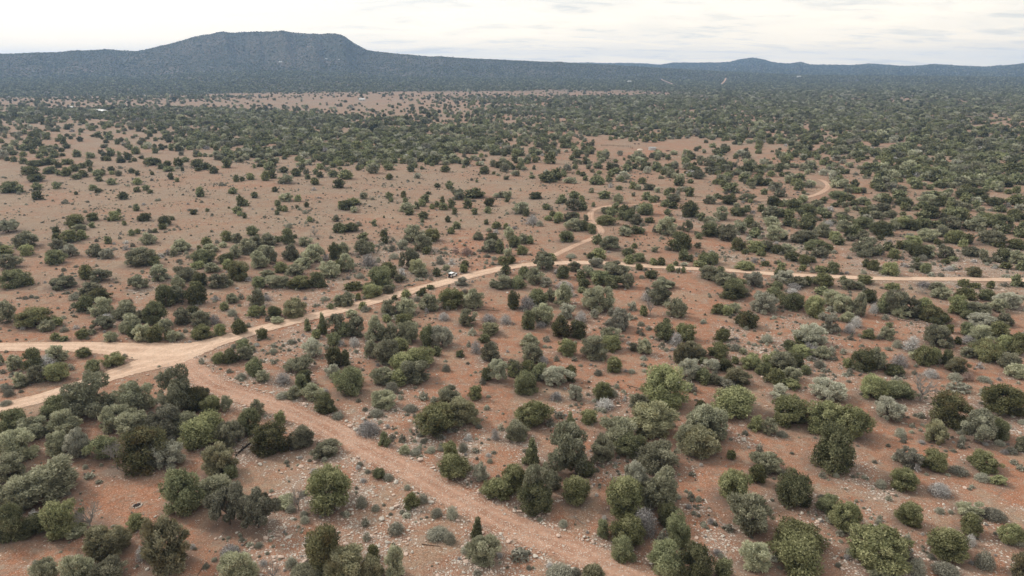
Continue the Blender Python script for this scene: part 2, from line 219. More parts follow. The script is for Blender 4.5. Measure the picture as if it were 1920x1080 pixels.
390 195 90 60 J;100 240 200 140 P;160 270 70 80 J;225 360 150 120 S;270 75 150 80 J;560 115 90 80 J;680 205 160 140 P;700 70 110 75 J;785 125 75 80 O;915 165 42 48 J;525 325 125 105 O;660 330 150 110 G;720 290 80 60 J;690 430 180 140 G;810 430 130 120 J;900 465 115 115 J;835 320 60 70 G;610 555 170 125 J;1050 365 210 110 K;1050 240 140 75 P;1165 225 95 95 J;1320 320 150 130 J;1400 360 150 120 G;1500 250 180 140 J;1400 200 130 60 G;1040 70 130 80 J;1190 120 130 110 G;1510 85 100 80 J;1620 95 80 60 G;1820 110 150 90 G;1740 145 80 60 J;1810 180 120 70 J;1740 470 220 200 G;1620 450 90 100 U;1275 478 90 68 R;1785 285 60 60 U;1110 645 240 170 P;1610 675 75 62 G;1870 660 210 230 J;110 700 120 105 O;210 705 35 40 U;20 620 140 140 J;120 580 130 110 G;200 580 85 85 J;350 870 260 210 P;440 770 110 80 O;665 740 130 60 U;820 705 40 50 U;970 750 170 130 O;880 745 80 60 O;657 782 32 32 J;1310 720 150 105 J;1320 805 120 90 O;1440 780 140 100 J;1590 820 90 75 O;1680 822 95 85 O;1430 875 85 70 O;1785 892 95 80 O;1845 830 55 50 J;1570 970 140 100 J;1870 910 60 60 G;1910 770 60 110 J;130 970 115 150 J;260 1030 190 180 G;390 1060 130 110 W;570 960 150 150 J;500 920 80 70 S;710 890 140 110 G;950 840 180 110 W;850 960 180 140 P;1180 950 280 170 G;1290 1070 160 170 G;1000 1030 220 170 J;1130 1070 200 150 J;810 1080 130 120 J;780 1000 110 100 O;60 1080 170 140 J;590 1090 210 110 S;1700 1080 240 120 P;1460 970 70 50 U
T 1280 360
80 280 190 190 J;210 320 90 85 J;60 440 115 145 P;435 310 160 170 P;520 135 170 110 J;390 70 90 50 J;740 100 180 100 P;610 180 70 65 G;300 490 200 150 J;310 350 130 80 G;640 260 200 100 J;880 220 80 75 J;790 240 70 50 S;640 460 200 150 P;500 540 190 180 G;430 500 130 140 J;620 650 150 145 K;170 630 75 70 G;30 650 150 190 J;1030 150 150 110 J;1110 165 60 50 O;1260 200 170 130 J;1360 110 90 80 G;1110 270 90 80 J;1190 380 120 90 J;1010 380 200 100 G;1050 540 190 170 G;820 420 100 90 G;760 340 80 90 G;850 500 70 60 U;750 540 80 50 U;1400 280 220 150 J;1410 420 190 160 J;1570 500 180 160 G;1720 540 150 100 O;1760 590 120 70 J;1820 440 200 130 G;1880 500 120 100 J;1640 380 130 80 S;1530 190 120 100 G;1800 300 130 80 G;1750 60 200 60 J;1880 90 100 80 G;1390 570 270 150 G;1500 650 250 120 J;1540 730 180 110 G;820 670 190 130 O;950 660 130 120 G;1060 690 110 110 J;1180 690 160 110 G;1230 770 160 110 J;1370 810 150 110 O;1450 790 90 60 O;30 760 60 100 J;80 780 70 70 J;240 780 110 110 O;320 810 170 140 J;190 840 140 70 O;20 835 80 50 W;10 905 50 60 J;700 865 210 90 O;930 830 90 55 O;1115 880 85 85 O;1080 810 50 40 J;1075 965 80 100 J;760 880 90 60 O;1350 885 80 70 O;1460 890 60 50 U;1700 910 140 130 J;1560 900 140 70 O;340 980 270 170 G;430 900 90 60 J;470 1040 220 150 G;590 1090 220 130 J;800 1060 200 170 W;1140 1010 220 130 W;1300 1060 200 120 G;1570 1060 220 160 O;1060 1090 130 90 J;1810 1010 80 60 J;1860 1090 150 120 G;1260 1090 170 80 S;1400 1050 110 100 O;1870 750 60 30 U;1710 690 80 50 U;1850 920 60 50 U
T 1600 360
140 260 120 90 J;330 100 200 90 J;120 140 150 90 G;570 150 190 90 J;300 220 220 100 G;620 210 70 60 G;870 290 210 150 J;870 150 200 130 G;790 180 100 70 O;1180 180 140 90 G;1240 310 180 130 O;1080 260 150 90 J;1380 190 80 90 C;1430 230 80 70 G;1610 160 200 110 J;1840 130 110 100 J;1820 300 160 110 O;1340 40 300 60 J;900 40 150 40 J;1545 215 70 40 U;110 400 250 130 J;330 480 230 160 J;550 410 180 150 O;690 430 130 120 J;780 400 130 110 J;460 420 120 130 G;280 300 150 90 G;420 290 120 90 G;20 500 100 140 J;120 540 140 120 G;160 720 280 180 P;400 660 110 90 J;460 745 130 110 O;600 640 130 100 J;520 640 80 90 O;680 590 200 110 O;740 730 240 150 J;860 735 100 80 O;870 650 80 60 G;1060 740 200 140 P;1130 775 90 50 J;1040 805 90 55 O;1320 715 190 110 G;950 590 80 60 O;840 550 220 140 G;980 500 160 120 G;1100 410 200 140 G;950 400 130 80 J;1150 575 210 150 O;1290 580 130 120 J;1400 440 180 180 P;1290 410 110 80 J;1580 590 290 180 G;1650 400 230 160 J;1520 350 150 120 O;1900 400 60 70 J;1880 510 100 90 J;1470 760 80 120 G;1500 800 90 60 G;1360 790 80 50 S;1680 770 200 140 J;1830 800 180 150 G;1900 880 110 100 J;1720 860 120 70 O;1840 640 170 120 O;1640 620 120 80 O;145 845 75 90 J;240 880 120 125 O;410 935 180 155 O;740 870 180 80 G;810 910 110 130 J;580 840 100 60 S;650 900 60 40 U;1080 880 110 60 S;1360 950 145 115 Y;880 950 90 60 U;720 785 60 50 J;990 950 70 40 U;500 890 60 60 U;120 920 70 50 U;1600 850 70 50 U;1720 960 90 50 U;1830 1060 100 140 J;1890 1060 80 50 J;140 1030 170 100 O;60 1090 130 80 G;800 1070 170 90 S;1240 1060 110 80 O;440 1090 150 60 O;950 1090 200 60 G;1370 1080 110 60 O;1550 1080 80 80 O;1700 1060 100 60 U
T 0 240
100 720 200 130 J;220 725 90 80 J;410 695 95 75 J;630 680 80 70 J;1045 700 80 60 J;1095 725 70 50 J;1540 720 75 55 J;1640 700 75 55 J;1690 735 60 40 J;1545 635 90 70 O;1255 635 95 65 J;1115 598 80 60 J;1100 535 110 60 J;1155 520 55 55 J;1245 480 75 45 J;1330 538 75 65 G;1255 522 55 40 O;1480 507 65 50 J;1545 532 50 50 J;1710 528 45 40 O;920 450 90 50 J;1000 430 75 70 J;1015 492 50 50 O;755 408 120 60 O;650 445 80 60 J;560 510 150 80 J;655 530 55 55 J;750 535 130 100 O;860 575 90 60 J;930 550 100 75 O;835 485 90 70 J;340 520 170 90 O;400 600 170 90 J;260 400 80 65 J;390 430 150 75 J;540 410 160 70 J;500 315 70 65 J;600 335 80 40 J;440 300 60 40 O;1010 338 90 60 J;1160 348 38 30 J;1232 318 60 50 J;1338 318 45 55 J;1430 358 90 80 J;1358 390 85 55 J;1462 388 40 20 J;1700 410 160 80 J;860 325 80 75 J;630 215 35 35 J;705 178 75 85 J;645 150 60 35 J;1105 105 80 60 J;795 125 45 35 J;900 150 60 50 J;755 95 50 30 J;415 195 110 80 J;300 180 80 50 J;1900 480 120 40 J;1880 430 90 60 O;1915 575 50 65 J
T 320 240
325 770 80 100 J;70 605 50 45 J;10 580 40 70 J;130 485 40 50 J;85 430 100 90 O;300 440 140 100 J;390 465 110 70 J;485 508 90 70 J;165 380 80 50 J;735 605 60 75 O;805 595 55 45 J;895 580 90 70 O;1065 590 90 100 O;1140 565 90 90 J;1300 620 160 110 P;1410 540 110 80 J;1540 575 60 55 J;1620 635 95 75 O;1610 700 60 50 S;1890 670 120 90 J;700 738 80 65 J;665 735 40 35 J;1170 715 65 50 J;940 770 60 50 J;1270 500 90 60 J;1110 470 120 80 J;940 450 35 45 J;1830 550 100 70 J;1680 555 70 60 J;1630 520 60 60 J
"""
def read_plants():
    out = []
    s, ox, oy = 1.0, 0, 0
    for ln in PLANTS.strip().split('\n'):
        ln = ln.strip()
        if ln[0] in 'FT':
            p = ln.split(); s = 1.0 if p[0] == 'F' else 1 / 6; ox, oy = float(p[1]), float(p[2]); continue
        for e in ln.split(';'):
            a = e.split()
            out.append((ox + float(a[0]) * s, oy + float(a[1]) * s, float(a[2]) * s, float(a[3]) * s, a[4]))
    return out
ROAD_MAIN = [(325, 664, 14), (362, 654, 11), (400, 643, 8.2), (480, 620, 6.6), (560, 600, 6.4), (640, 581, 6.4), (707, 563, 6.4), (790, 541, 6.4), (857, 524, 6.4), (907, 511, 6.4),
             (957, 501, 6.2), (1000, 496, 6.0), (1060, 493, 6), (1140, 494, 5.6), (1193, 498, 5.2), (1243, 501, 5), (1297, 504, 5), (1380, 508, 5), (1438, 513, 5), (1530, 518, 5),
             (1650, 522.5, 5), (1767, 523.5, 5), (1883, 525, 5), (2040, 527, 5)]
ROAD_WEST = [(-260, 652, 6.6), (-120, 652, 6.6), (0, 651, 6.6), (120, 650, 7), (200, 653, 8.5), (265, 658, 12), (335, 659, 13), (400, 645, 8)]
ROAD_SOUTH = [(-160, 800, 6.5), (-60, 778, 6.5), (0, 765, 6.3), (83, 745, 6.3), (150, 723, 6.5), (200, 707, 7.2), (255, 689, 9.5), (315, 672, 13), (370, 655, 9)]
ROAD_TRACK = [(1037, 480, 3.8), (1077, 461, 3.6), (1110, 447.5, 3.6), (1127, 437, 3.6), (1122, 425, 3.6), (1109, 414, 3.8), (1107, 403, 3.8), (1111, 395, 3.6), (1127, 389, 3.2), (1152, 385.5, 2.8),
              (1180, 384.5, 2.2), (1210, 384, 2.2), (1260, 381, 2.2), (1313, 378.5, 2.2), (1413, 376, 2.2), (1490, 373, 2.4), (1525, 367, 3.2), (1545, 358, 4), (1553, 349, 4.2), (1546, 341, 3.6), (1536, 337, 2.8)]
ROAD_ROCKY = [(338, 672, 6.5), (352, 684, 7), (372, 702, 7), (403, 724, 7), (465, 745, 6.8), (537, 768, 6.6), (603, 797, 6.6), (640, 818, 6.5), (707, 852, 6.5), (773, 884, 6.5), (815, 909, 6.5), (857, 933, 6.5),
              (905, 959, 6.5), (960, 986, 6.5), (1035, 1017, 6.5), (1110, 1047, 6.5), (1200, 1085, 6.5), (1330, 1140, 6.5)]
# how much of the view the crowns cover beyond the listed plants, 0-9, by rows of 16 stations across
COVER = [
    (150, '99999999999999999999999999999999'),
    (161, '99999999999999999999999999999999'),
    (167, '99999999996544444556999999999999'),
    (176, '33211111244411112223599999999999'),
    (183, '45677788332224567789999999999999'),
    (190, '45575544111114578899999999999999'),
    (198, '54453221111113467889999999999999'),
    (206, '88888888522334578899999999999999'),
    (214, '99999999974446789999999999999999'),
    (222, '67789999999965577888999999999997'),
    (232, '65578999999997667787999999999977'),
    (245, '75546799999999987788888788888877'),
    (258, '54335799999999988667768877788888'),
    (270, '53234589999999997641112447789999'),
    (278, '54224589999999997543113346789999'),
    (290, '64334479999999886555546566778999'),
    (305, '42111124779887655556666555667888'),
    (318, '10000011133445445566677656677888'),
    (330, '00000000000112333555667677778888'),
    (343, '00000000000011122344556777777888'),
    (356, '00000000000000111122333444455566'),
    (375, '00000000000000011122333333444455'),
    (420, '00000000000000001122223333333444'),
    (455, '00000000000000000011122222223333'),
    (485, '00000000000000000000011111111122'),
    (500, '00000000000000000000000000000000'),
]
# ------------------------------------------------------------------ materials
def new_mat(name):
    m = bpy.data.materials.new(name); m.use_nodes = True
    return m, NT(m.node_tree)
def out(N, sh, disp=None):
    o = N.n('ShaderNodeOutputMaterial'); N.t.links.new(sh, o.inputs[0])
def principled(N, colr, rough=0.9, bump=None, metal=0.0, spec=0.2):
    b = N.n('ShaderNodeBsdfPrincipled', ins={'Roughness': rough, 'Metallic': metal, 'Specular IOR Level': spec})
    if isinstance(colr, bpy.types.NodeSocket): N.t.links.new(colr, b.inputs['Base Color'])
    else: b.inputs['Base Color'].default_value = tuple(colr) + (1,)
    if bump is not None: N.t.links.new(bump, b.inputs['Normal'])
    return b.outputs[0]
def bumpn(N, h, strength, dist):
    return N.n('ShaderNodeBump', ins={'Height': h, 'Strength': strength, 'Distance': dist}).outputs[0]

def leaf_mat(name, dark, mid, lite, dry=None, trans=0.28):
    m, N = new_mat(name)
    t = N.n('ShaderNodeAttribute', {'attribute_name': 'tint'}).outputs['Fac']
    oi = N.n('ShaderNodeObjectInfo')
    gp = N.n('ShaderNodeNewGeometry').outputs['Position']
    nz = N.noise(gp, 1.6, 3, 0.6)
    f = N.math('ADD', N.math('MULTIPLY', t, 0.78), N.math('MULTIPLY', nz, 0.62))
    f = N.math('SUBTRACT', f, 0.06)
    f = N.math('ADD', f, N.math('MULTIPLY', N.math('SUBTRACT', oi.outputs['Random'], 0.5), 0.34))
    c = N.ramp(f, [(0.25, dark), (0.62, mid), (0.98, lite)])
    if dry:
        c = N.mix(N.ramp(N.noise(gp, 0.45, 2, 0.5), [(0.5, 0.0), (0.72, 0.75)]), c, dry)
    hs = N.n('ShaderNodeHueSaturation', ins={'Hue': N.math('ADD', 0.482, N.math('MULTIPLY', oi.outputs['Random'], 0.03)), 'Saturation': 0.84,
                                             'Value': N.math('ADD', 0.86, N.math('MULTIPLY', oi.outputs['Random'], 0.28)), 'Color': c}).outputs[0]
    d = N.n('ShaderNodeBsdfDiffuse', ins={'Color': hs}); tr = N.n('ShaderNodeBsdfTranslucent', ins={'Color': hs})
    mx = N.n('ShaderNodeMixShader', ins={0: trans, 1: d.outputs[0], 2: tr.outputs[0]})
    out(N, mx.outputs[0]); return m
M = {}
M['J'] = leaf_mat('dark_juniper_leaf', (0.069, 0.076, 0.034), (0.168, 0.176, 0.082), (0.347, 0.347, 0.173))
M['O'] = leaf_mat('olive_juniper_leaf', (0.09, 0.096, 0.034), (0.225, 0.232, 0.095), (0.43, 0.42, 0.195))
M['K'] = leaf_mat('mottled_juniper_leaf', (0.06, 0.064, 0.028), (0.155, 0.155, 0.066), (0.31, 0.29, 0.13), (0.15, 0.105, 0.035))
M['G'] = leaf_mat('grey_green_oak_leaf', (0.138, 0.136, 0.081), (0.308, 0.303, 0.187), (0.539, 0.517, 0.341))
M['Y'] = leaf_mat('yellow_green_oak_leaf', (0.13, 0.128, 0.066), (0.3, 0.285, 0.155), (0.5, 0.47, 0.28), (0.26, 0.21, 0.08))
M['W'] = leaf_mat('pale_sage_leaf', (0.2, 0.19, 0.135), (0.38, 0.365, 0.27), (0.58, 0.56, 0.44))
M['P'] = leaf_mat('pinyon_needle', (0.112, 0.116, 0.067), (0.252, 0.252, 0.155), (0.470, 0.454, 0.302), (0.12, 0.115, 0.06))
M['T'] = leaf_mat('open_crown_leaf', (0.132, 0.132, 0.083), (0.286, 0.281, 0.187), (0.484, 0.473, 0.330))
M['S'] = leaf_mat('silver_twig', (0.17, 0.155, 0.14), (0.36, 0.335, 0.315), (0.56, 0.535, 0.5), trans=0.05)
M['R'] = leaf_mat('reddish_twig', (0.13, 0.075, 0.06), (0.25, 0.15, 0.12), (0.38, 0.27, 0.22), trans=0.1)
M['U'] = leaf_mat('dull_scrub_leaf', (0.12, 0.115, 0.082), (0.25, 0.24, 0.175), (0.44, 0.42, 0.32), trans=0.1)
def bark_mat(name, a, b):
    m, N = new_mat(name)
    gp = N.n('ShaderNodeTexCoord').outputs['Object']
    nz = N.noise(gp, 6, 5, 0.6)
    out(N, principled(N, N.mix(nz, a, b), 0.95, bumpn(N, nz, 0.6, 0.05))); return m
M['bark'] = bark_mat('juniper_bark', (0.05, 0.038, 0.030), (0.16, 0.13, 0.105))
M['grey_bark'] = bark_mat('weathered_dead_wood', (0.16, 0.14, 0.12), (0.36, 0.33, 0.30))
M['char'] = bark_mat('charred_wood', (0.012, 0.011, 0.010), (0.06, 0.052, 0.045))

def soil_color(N, gp, tan, stone):
    """red earth, dry tan grass cover and pale limestone chips"""
    big = N.noise(gp, 0.02, 5, 0.6, 0.4); med = N.noise(gp, 0.13, 6, 0.65, 0.3); fin = N.noise(gp, 1.1, 5, 0.7); vfin = N.noise(gp, 4.2, 4, 0.75)
    red = N.mix(med, (0.235, 0.092, 0.048), (0.410, 0.195, 0.114))
    tanc = N.mix(fin, (0.175, 0.124, 0.087), (0.325, 0.242, 0.174))
    f = N.math('ADD', N.math('ADD', tan, N.math('MULTIPLY', N.math('SUBTRACT', big, 0.5), 2.4)), N.math('MULTIPLY', N.math('SUBTRACT', med, 0.5), 1.5), clamp=True)
    f = N.math('ADD', f, N.math('MULTIPLY', N.math('SUBTRACT', fin, 0.5), 0.9), clamp=True)
    c = N.mix(f, red, tanc)
    # shallow washes and worn lines, darker red
    rg = N.noise(gp, 0.045, 5, 0.55, 1.2)
    c = N.mix(N.ramp(N.math('ABSOLUTE', N.math('SUBTRACT', rg, 0.5)), [(0.0, 0.7), (0.018, 0.0)]), c, (0.20, 0.105, 0.068))
    patch = N.noise(gp, 0.055, 6, 0.7, 0.8)
    c = N.mix(N.ramp(patch, [(0.52, 0.0), (0.62, 0.6)]), c, (0.30, 0.225, 0.155))
    # fine light and dark crumbs
    c = N.mix(N.ramp(vfin, [(0.34, 0.85), (0.50, 0.0)]), c, (0.115, 0.070, 0.053))
    c = N.mix(N.ramp(vfin, [(0.53, 0.0), (0.66, 0.7)]), c, (0.50, 0.39, 0.31))
    # dry litter, dark tufts
    lit = N.noise(gp, 0.75, 6, 0.78, 0.6)
    c = N.mix(N.ramp(lit, [(0.52, 0.0), (0.64, 0.75)]), c, (0.17, 0.138, 0.108))
    lg = N.noise(gp, 0.42, 7, 0.8, 0.3)
    c = N.mix(N.ramp(lg, [(0.50, 0.0), (0.62, 0.6)]), c, (0.30, 0.245, 0.19))
    du = N.n('ShaderNodeAttribute', {'attribute_name': 'duff'}).outputs['Fac']
    c = N.mix(N.math('MULTIPLY', N.math('MULTIPLY', du, N.ramp(fin, [(0.3, 1.0), (0.75, 0.45)])), 0.9), c, N.mix(vfin, (0.09, 0.068, 0.055), (0.23, 0.185, 0.155)))
    # limestone chips
    v = N.n('ShaderNodeTexVoronoi', {'feature': 'F1'}, {'Vector': gp, 'Scale': 2.3, 'Randomness': 1.0})
    vc = N.n('ShaderNodeSeparateColor', ins={0: v.outputs['Color']})
    v2 = N.n('ShaderNodeTexVoronoi', {'feature': 'F1'}, {'Vector': gp, 'Scale': 5.2, 'Randomness': 1.0})
    vc2 = N.n('ShaderNodeSeparateColor', ins={0: v2.outputs['Color']})
    sm = N.math('ADD', stone, N.math('MULTIPLY', N.math('SUBTRACT', N.noise(gp, 0.16, 5, 0.7), 0.555), 3.6), clamp=True)
    sm = N.math('MULTIPLY', sm, N.ramp(N.noise(gp, 0.9, 3, 0.6), [(0.36, 0.35), (0.6, 1.0)]))
    chip = N.math('MULTIPLY', N.math('LESS_THAN', vc.outputs[0], N.math('MULTIPLY', sm, 0.85)), N.math('LESS_THAN', v.outputs['Distance'], 0.46))
    chip2 = N.math('MULTIPLY', N.math('LESS_THAN', vc2.outputs[0], N.math('ADD', N.math('MULTIPLY', sm, 0.6), 0.05)), N.math('LESS_THAN', v2.outputs['Distance'], 0.42))
    ch = N.math('MAXIMUM', chip, chip2)
    stc = N.mix(vc.outputs[1], (0.33, 0.29, 0.25), (0.68, 0.62, 0.55))
    c = N.mix(N.math('MULTIPLY', sm, 0.6), c, N.mix(fin, (0.16, 0.125, 0.10), (0.40, 0.33, 0.275)))
    c = N.mix(N.math('MULTIPLY', ch, 0.85), c, stc)
    h = N.math('ADD', N.math('MULTIPLY', fin, 0.25), N.math('ADD', N.math('MULTIPLY', vfin, 0.15), N.math('MULTIPLY', ch, 0.25)))
    return c, h
m, N = new_mat('red_earth'); M['ground'] = m
gp = N.n('ShaderNodeNewGeometry').outputs['Position']
ta = N.n('ShaderNodeAttribute', {'attribute_name': 'tan'}).outputs['Fac']
sa = N.n('ShaderNodeAttribute', {'attribute_name': 'stone'}).outputs['Fac']
c, h = soil_color(N, gp, ta, sa)
far = N.n('ShaderNodeAttribute', {'attribute_name': 'wood'}).outputs['Fac']
vf = N.n('ShaderNodeTexVoronoi', {'feature': 'F1'}, {'Vector': gp, 'Scale': 0.11})
blob = N.ramp(vf.outputs['Distance'], [(0.45, 1.0), (0.62, 0.0)])
c = N.mix(N.math('MULTIPLY', blob, far), c, (0.06, 0.068, 0.04))
out(N, principled(N, c, 1.0, bumpn(N, h, 0.9, 0.35), spec=0.05))

def road_mat(name, base, lite, edge_soft, stony):
    m, N = new_mat(name)
    gp = N.n('ShaderNodeNewGeometry').outputs['Position']
    u = N.n('ShaderNodeAttribute', {'attribute_name': 'across'}).outputs['Fac']      # -1 .. 1 over the width
    au = N.math('ABSOLUTE', u)
    med = N.noise(gp, 0.10, 5, 0.6, 0.3); fin = N.noise(gp, 1.3, 5, 0.7); vf = N.noise(gp, 4.5, 3, 0.75)
    c = N.mix(N.ramp(med, [(0.35, 0.0), (0.65, 1.0)]), base, lite)
    # two worn wheel tracks
    tr = N.ramp(N.math('ABSOLUTE', N.math('SUBTRACT', N.math('ADD', au, N.math('MULTIPLY', N.math('SUBTRACT', med, 0.5), 0.12)), 0.36)), [(0.06, 1.0), (0.22, 0.0)])
    c = N.mix(N.math('MULTIPLY', tr, 0.45), c, tuple(min(1, x * 1.18) for x in lite))
    c = N.mix(N.ramp(fin, [(0.35, 0.42), (0.5, 0.0)]), c, tuple(x * 0.62 for x in base))
    c = N.mix(N.ramp(fin, [(0.55, 0.0), (0.72, 0.4)]), c, tuple(min(1, x * 1.25) for x in lite))
    c = N.mix(N.ramp(vf, [(0.32, 0.5), (0.48, 0.0)]), c, tuple(x * 0.62 for x in base))
    h = N.math('ADD', N.math('ADD', N.math('MULTIPLY', fin, 0.25), N.math('MULTIPLY', vf, 0.15)), N.math('MULTIPLY', tr, -0.35))
    if stony:
        v = N.n('ShaderNodeTexVoronoi', {'feature': 'F1'}, {'Vector': gp, 'Scale': 3.4, 'Randomness': 1.0})
        vc = N.n('ShaderNodeSeparateColor', ins={0: v.outputs['Color']})
        th = N.math('ADD', N.math('MULTIPLY', N.ramp(N.noise(gp, 0.35, 4, 0.65), [(0.35, 0.12), (0.6, 0.75)]), stony), N.math('MULTIPLY', N.ramp(au, [(0.6, 0.0), (1.0, 0.35)]), stony))
        ch = N.math('MULTIPLY', N.math('LESS_THAN', vc.outputs[0], th), N.math('LESS_THAN', v.outputs['Distance'], 0.40))
        c = N.mix(N.math('MULTIPLY', ch, 0.85), c, N.mix(vc.outputs[1], (0.33, 0.26, 0.21), (0.62, 0.52, 0.44)))
        h = N.math('ADD', h, N.math('MULTIPLY', ch, 0.25))
    sh = principled(N, c, 1.0, bumpn(N, h, 0.8, 0.25), spec=0.05)
    # ragged verge: the sheet thins out over bare ground
    e = N.math('ADD', au, N.math('MULTIPLY', N.math('SUBTRACT', N.noise(gp, 0.55, 5, 0.7), 0.5), edge_soft))
    cut = N.math('GREATER_THAN', e, 0.93)
    tb = N.n('ShaderNodeBsdfTransparent')
    out(N, N.n('ShaderNodeMixShader', ins={0: cut, 1: sh, 2: tb.outputs[0]}).outputs[0])
    return m
M['road'] = road_mat('packed_tan_dirt', (0.48, 0.325, 0.235), (0.60, 0.435, 0.325), 0.5, 0.25)
M['track'] = road_mat('red_wheel_track', (0.38, 0.240, 0.170), (0.50, 0.345, 0.255), 0.8, 0.3)
M['rocky'] = road_mat('stony_pink_track', (0.30, 0.165, 0.110), (0.43, 0.27, 0.195), 1.1, 1.25)

def hill_mat(name, tree, tree2, rock, scale, rocky):
    m, N = new_mat(name)
    gp = N.n('ShaderNodeNewGeometry').outputs['Position']
    v = N.n('ShaderNodeTexVoronoi', {'feature': 'F1'}, {'Vector': gp, 'Scale': scale})
    nz = N.noise(gp, 0.004, 6, 0.65, 0.5); n2 = N.noise(gp, scale * 1.3, 4, 0.7)
    cover = N.ramp(v.outputs['Distance'], [(0.42, 1.0), (0.66, 0.0)])
    c = N.mix(n2, tree, tree2)
    gnd = N.mix(nz, (0.14, 0.10, 0.075), (0.22, 0.165, 0.125))
    gnd = N.mix(N.ramp(nz, [(0.53, 0.0), (0.62, rocky)]), gnd, rock)
    c = N.mix(N.math('MAXIMUM', cover, N.ramp(nz, [(0.42, 0.7), (0.62, 0.0)])), gnd, c)
    out(N, principled(N, c, 1.0, bumpn(N, N.math('ADD', N.math('MULTIPLY', cover, 1.0), N.math('MULTIPLY', nz, 14)), 0.8, 1.0), spec=0.0))
    return m
M['mesa'] = hill_mat('wooded_mesa_slope', (0.045, 0.055, 0.042), (0.085, 0.095, 0.070), (0.24, 0.205, 0.185), 0.11, 0.45)
M['hills'] = hill_mat('wooded_far_hills', (0.03, 0.04, 0.036), (0.075, 0.085, 0.066), (0.32, 0.24, 0.19), 0.06, 0.5)
def plain(name, c, rough=0.6, metal=0.0, vary=0.12, scale=3.0, spec=0.4):
    m, N = new_mat(name)
    gp = N.n('ShaderNodeTexCoord').outputs['Object']
    nz = N.noise(gp, scale, 4, 0.6)
    a = tuple(x * (1 - vary) for x in c); b = tuple(min(1, x * (1 + vary)) for x in c)
    out(N, principled(N, N.mix(nz, a, b), rough, None, metal, spec)); return m
M['white_paint'] = plain('white_car_paint', (0.80, 0.80, 0.79), 0.35, vary=0.03)
M['glass'] = plain('tinted_glass', (0.015, 0.018, 0.02), 0.08, vary=0.1)
M['black'] = plain('black_plastic', (0.02, 0.02, 0.02), 0.6)
M['rubber'] = plain('tyre_rubber', (0.025, 0.024, 0.023), 0.9)
M['steel'] = plain('dull_alloy', (0.35, 0.35, 0.36), 0.4, 0.6)
M['lamp_red'] = plain('red_lamp_lens', (0.35, 0.02, 0.015), 0.3)
M['lamp_clear'] = plain('clear_lamp_lens', (0.7, 0.7, 0.68), 0.2)
M['galv'] = plain('galvanised_tank', (0.50, 0.50, 0.49), 0.55, 0.35, 0.2, 1.2)
M['water'] = plain('tank_water', (0.05, 0.07, 0.06), 0.1)
M['rust'] = plain('rusty_steel', (0.13, 0.07, 0.045), 0.85, 0.1, 0.4, 2.0)
M['oldwood'] = plain('old_post_wood', (0.11, 0.075, 0.055), 0.95, 0, 0.4, 3.0)
M['hide'] = plain('black_cattle_hide', (0.018, 0.015, 0.013), 0.8, 0, 0.3, 4)
M['stone'] = plain('pale_limestone', (0.50, 0.45, 0.39), 0.95, 0, 0.28, 2.2, 0.1)
M['pinkstone'] = plain('pinkish_limestone', (0.52, 0.40, 0.33), 0.95, 0, 0.28, 2.2, 0.1)
M['ash'] = plain('fire_ash', (0.035, 0.028, 0.026), 1.0, 0, 0.5, 6, 0.0)
M['wall_w'] = plain('pale_wall_paint', (0.55, 0.52, 0.47), 0.8, 0, 0.05, 0.5)
M['roof_w'] = plain('white_metal_roof', (0.62, 0.62, 0.60), 0.5, 0.0, 0.05, 0.5)
M['sand'] = plain('pale_sand', (0.62, 0.53, 0.43), 1.0, 0, 0.15, 0.6, 0.0)

# ------------------------------------------------------------------ ground sheet (one piece to the horizon)
def seg_dist(px, py, path):
    d = np.full(px.shape, 1e9)
    for (x0, y0), (x1, y1) in zip(path[:-1], path[1:]):
        vx, vy = x1 - x0, y1 - y0; L = vx * vx + vy * vy + 1e-9
        t = np.clip(((px - x0) * vx + (py - y0) * vy) / L, 0, 1)
        d = np.minimum(d, np.hypot(px - x0 - t * vx, py - y0 - t * vy))
    return d
def world_path(pts):
    return [tuple(float(v) for v in hit(p[0], p[1])[:2]) for p in pts]
def spline(pts, widths, step):
    """Catmull-Rom through pts, resampled"""
    P = [pts[0]] + list(pts) + [pts[-1]]; W = [widths[0]] + list(widths) + [widths[-1]]
    o = []
    for i in range(1, len(P) - 2):
        p0, p1, p2, p3 = (np.array(P[j], float) for j in (i - 1, i, i + 1, i + 2))
        n = max(2, int(np.linalg.norm(p2 - p1) / step))
        for k in range(n):
            t = k / n
            q = 0.5 * ((2 * p1) + (-p0 + p2) * t + (2 * p0 - 5 * p1 + 4 * p2 - p3) * t * t + (-p0 + 3 * p1 - 3 * p2 + p3) * t ** 3)
            o.append((q[0], q[1], W[i] * (1 - t) + W[i + 1] * t))
    o.append((P[-2][0], P[-2][1], W[-2]))
    return np.array(o)
ROADS = {}
for nm, pts in (('main', ROAD_MAIN), ('west', ROAD_WEST), ('south', ROAD_SOUTH), ('track', ROAD_TRACK), ('rocky', ROAD_ROCKY)):
    ROADS[nm] = spline(world_path(pts), [p[2] for p in pts], 2.0)

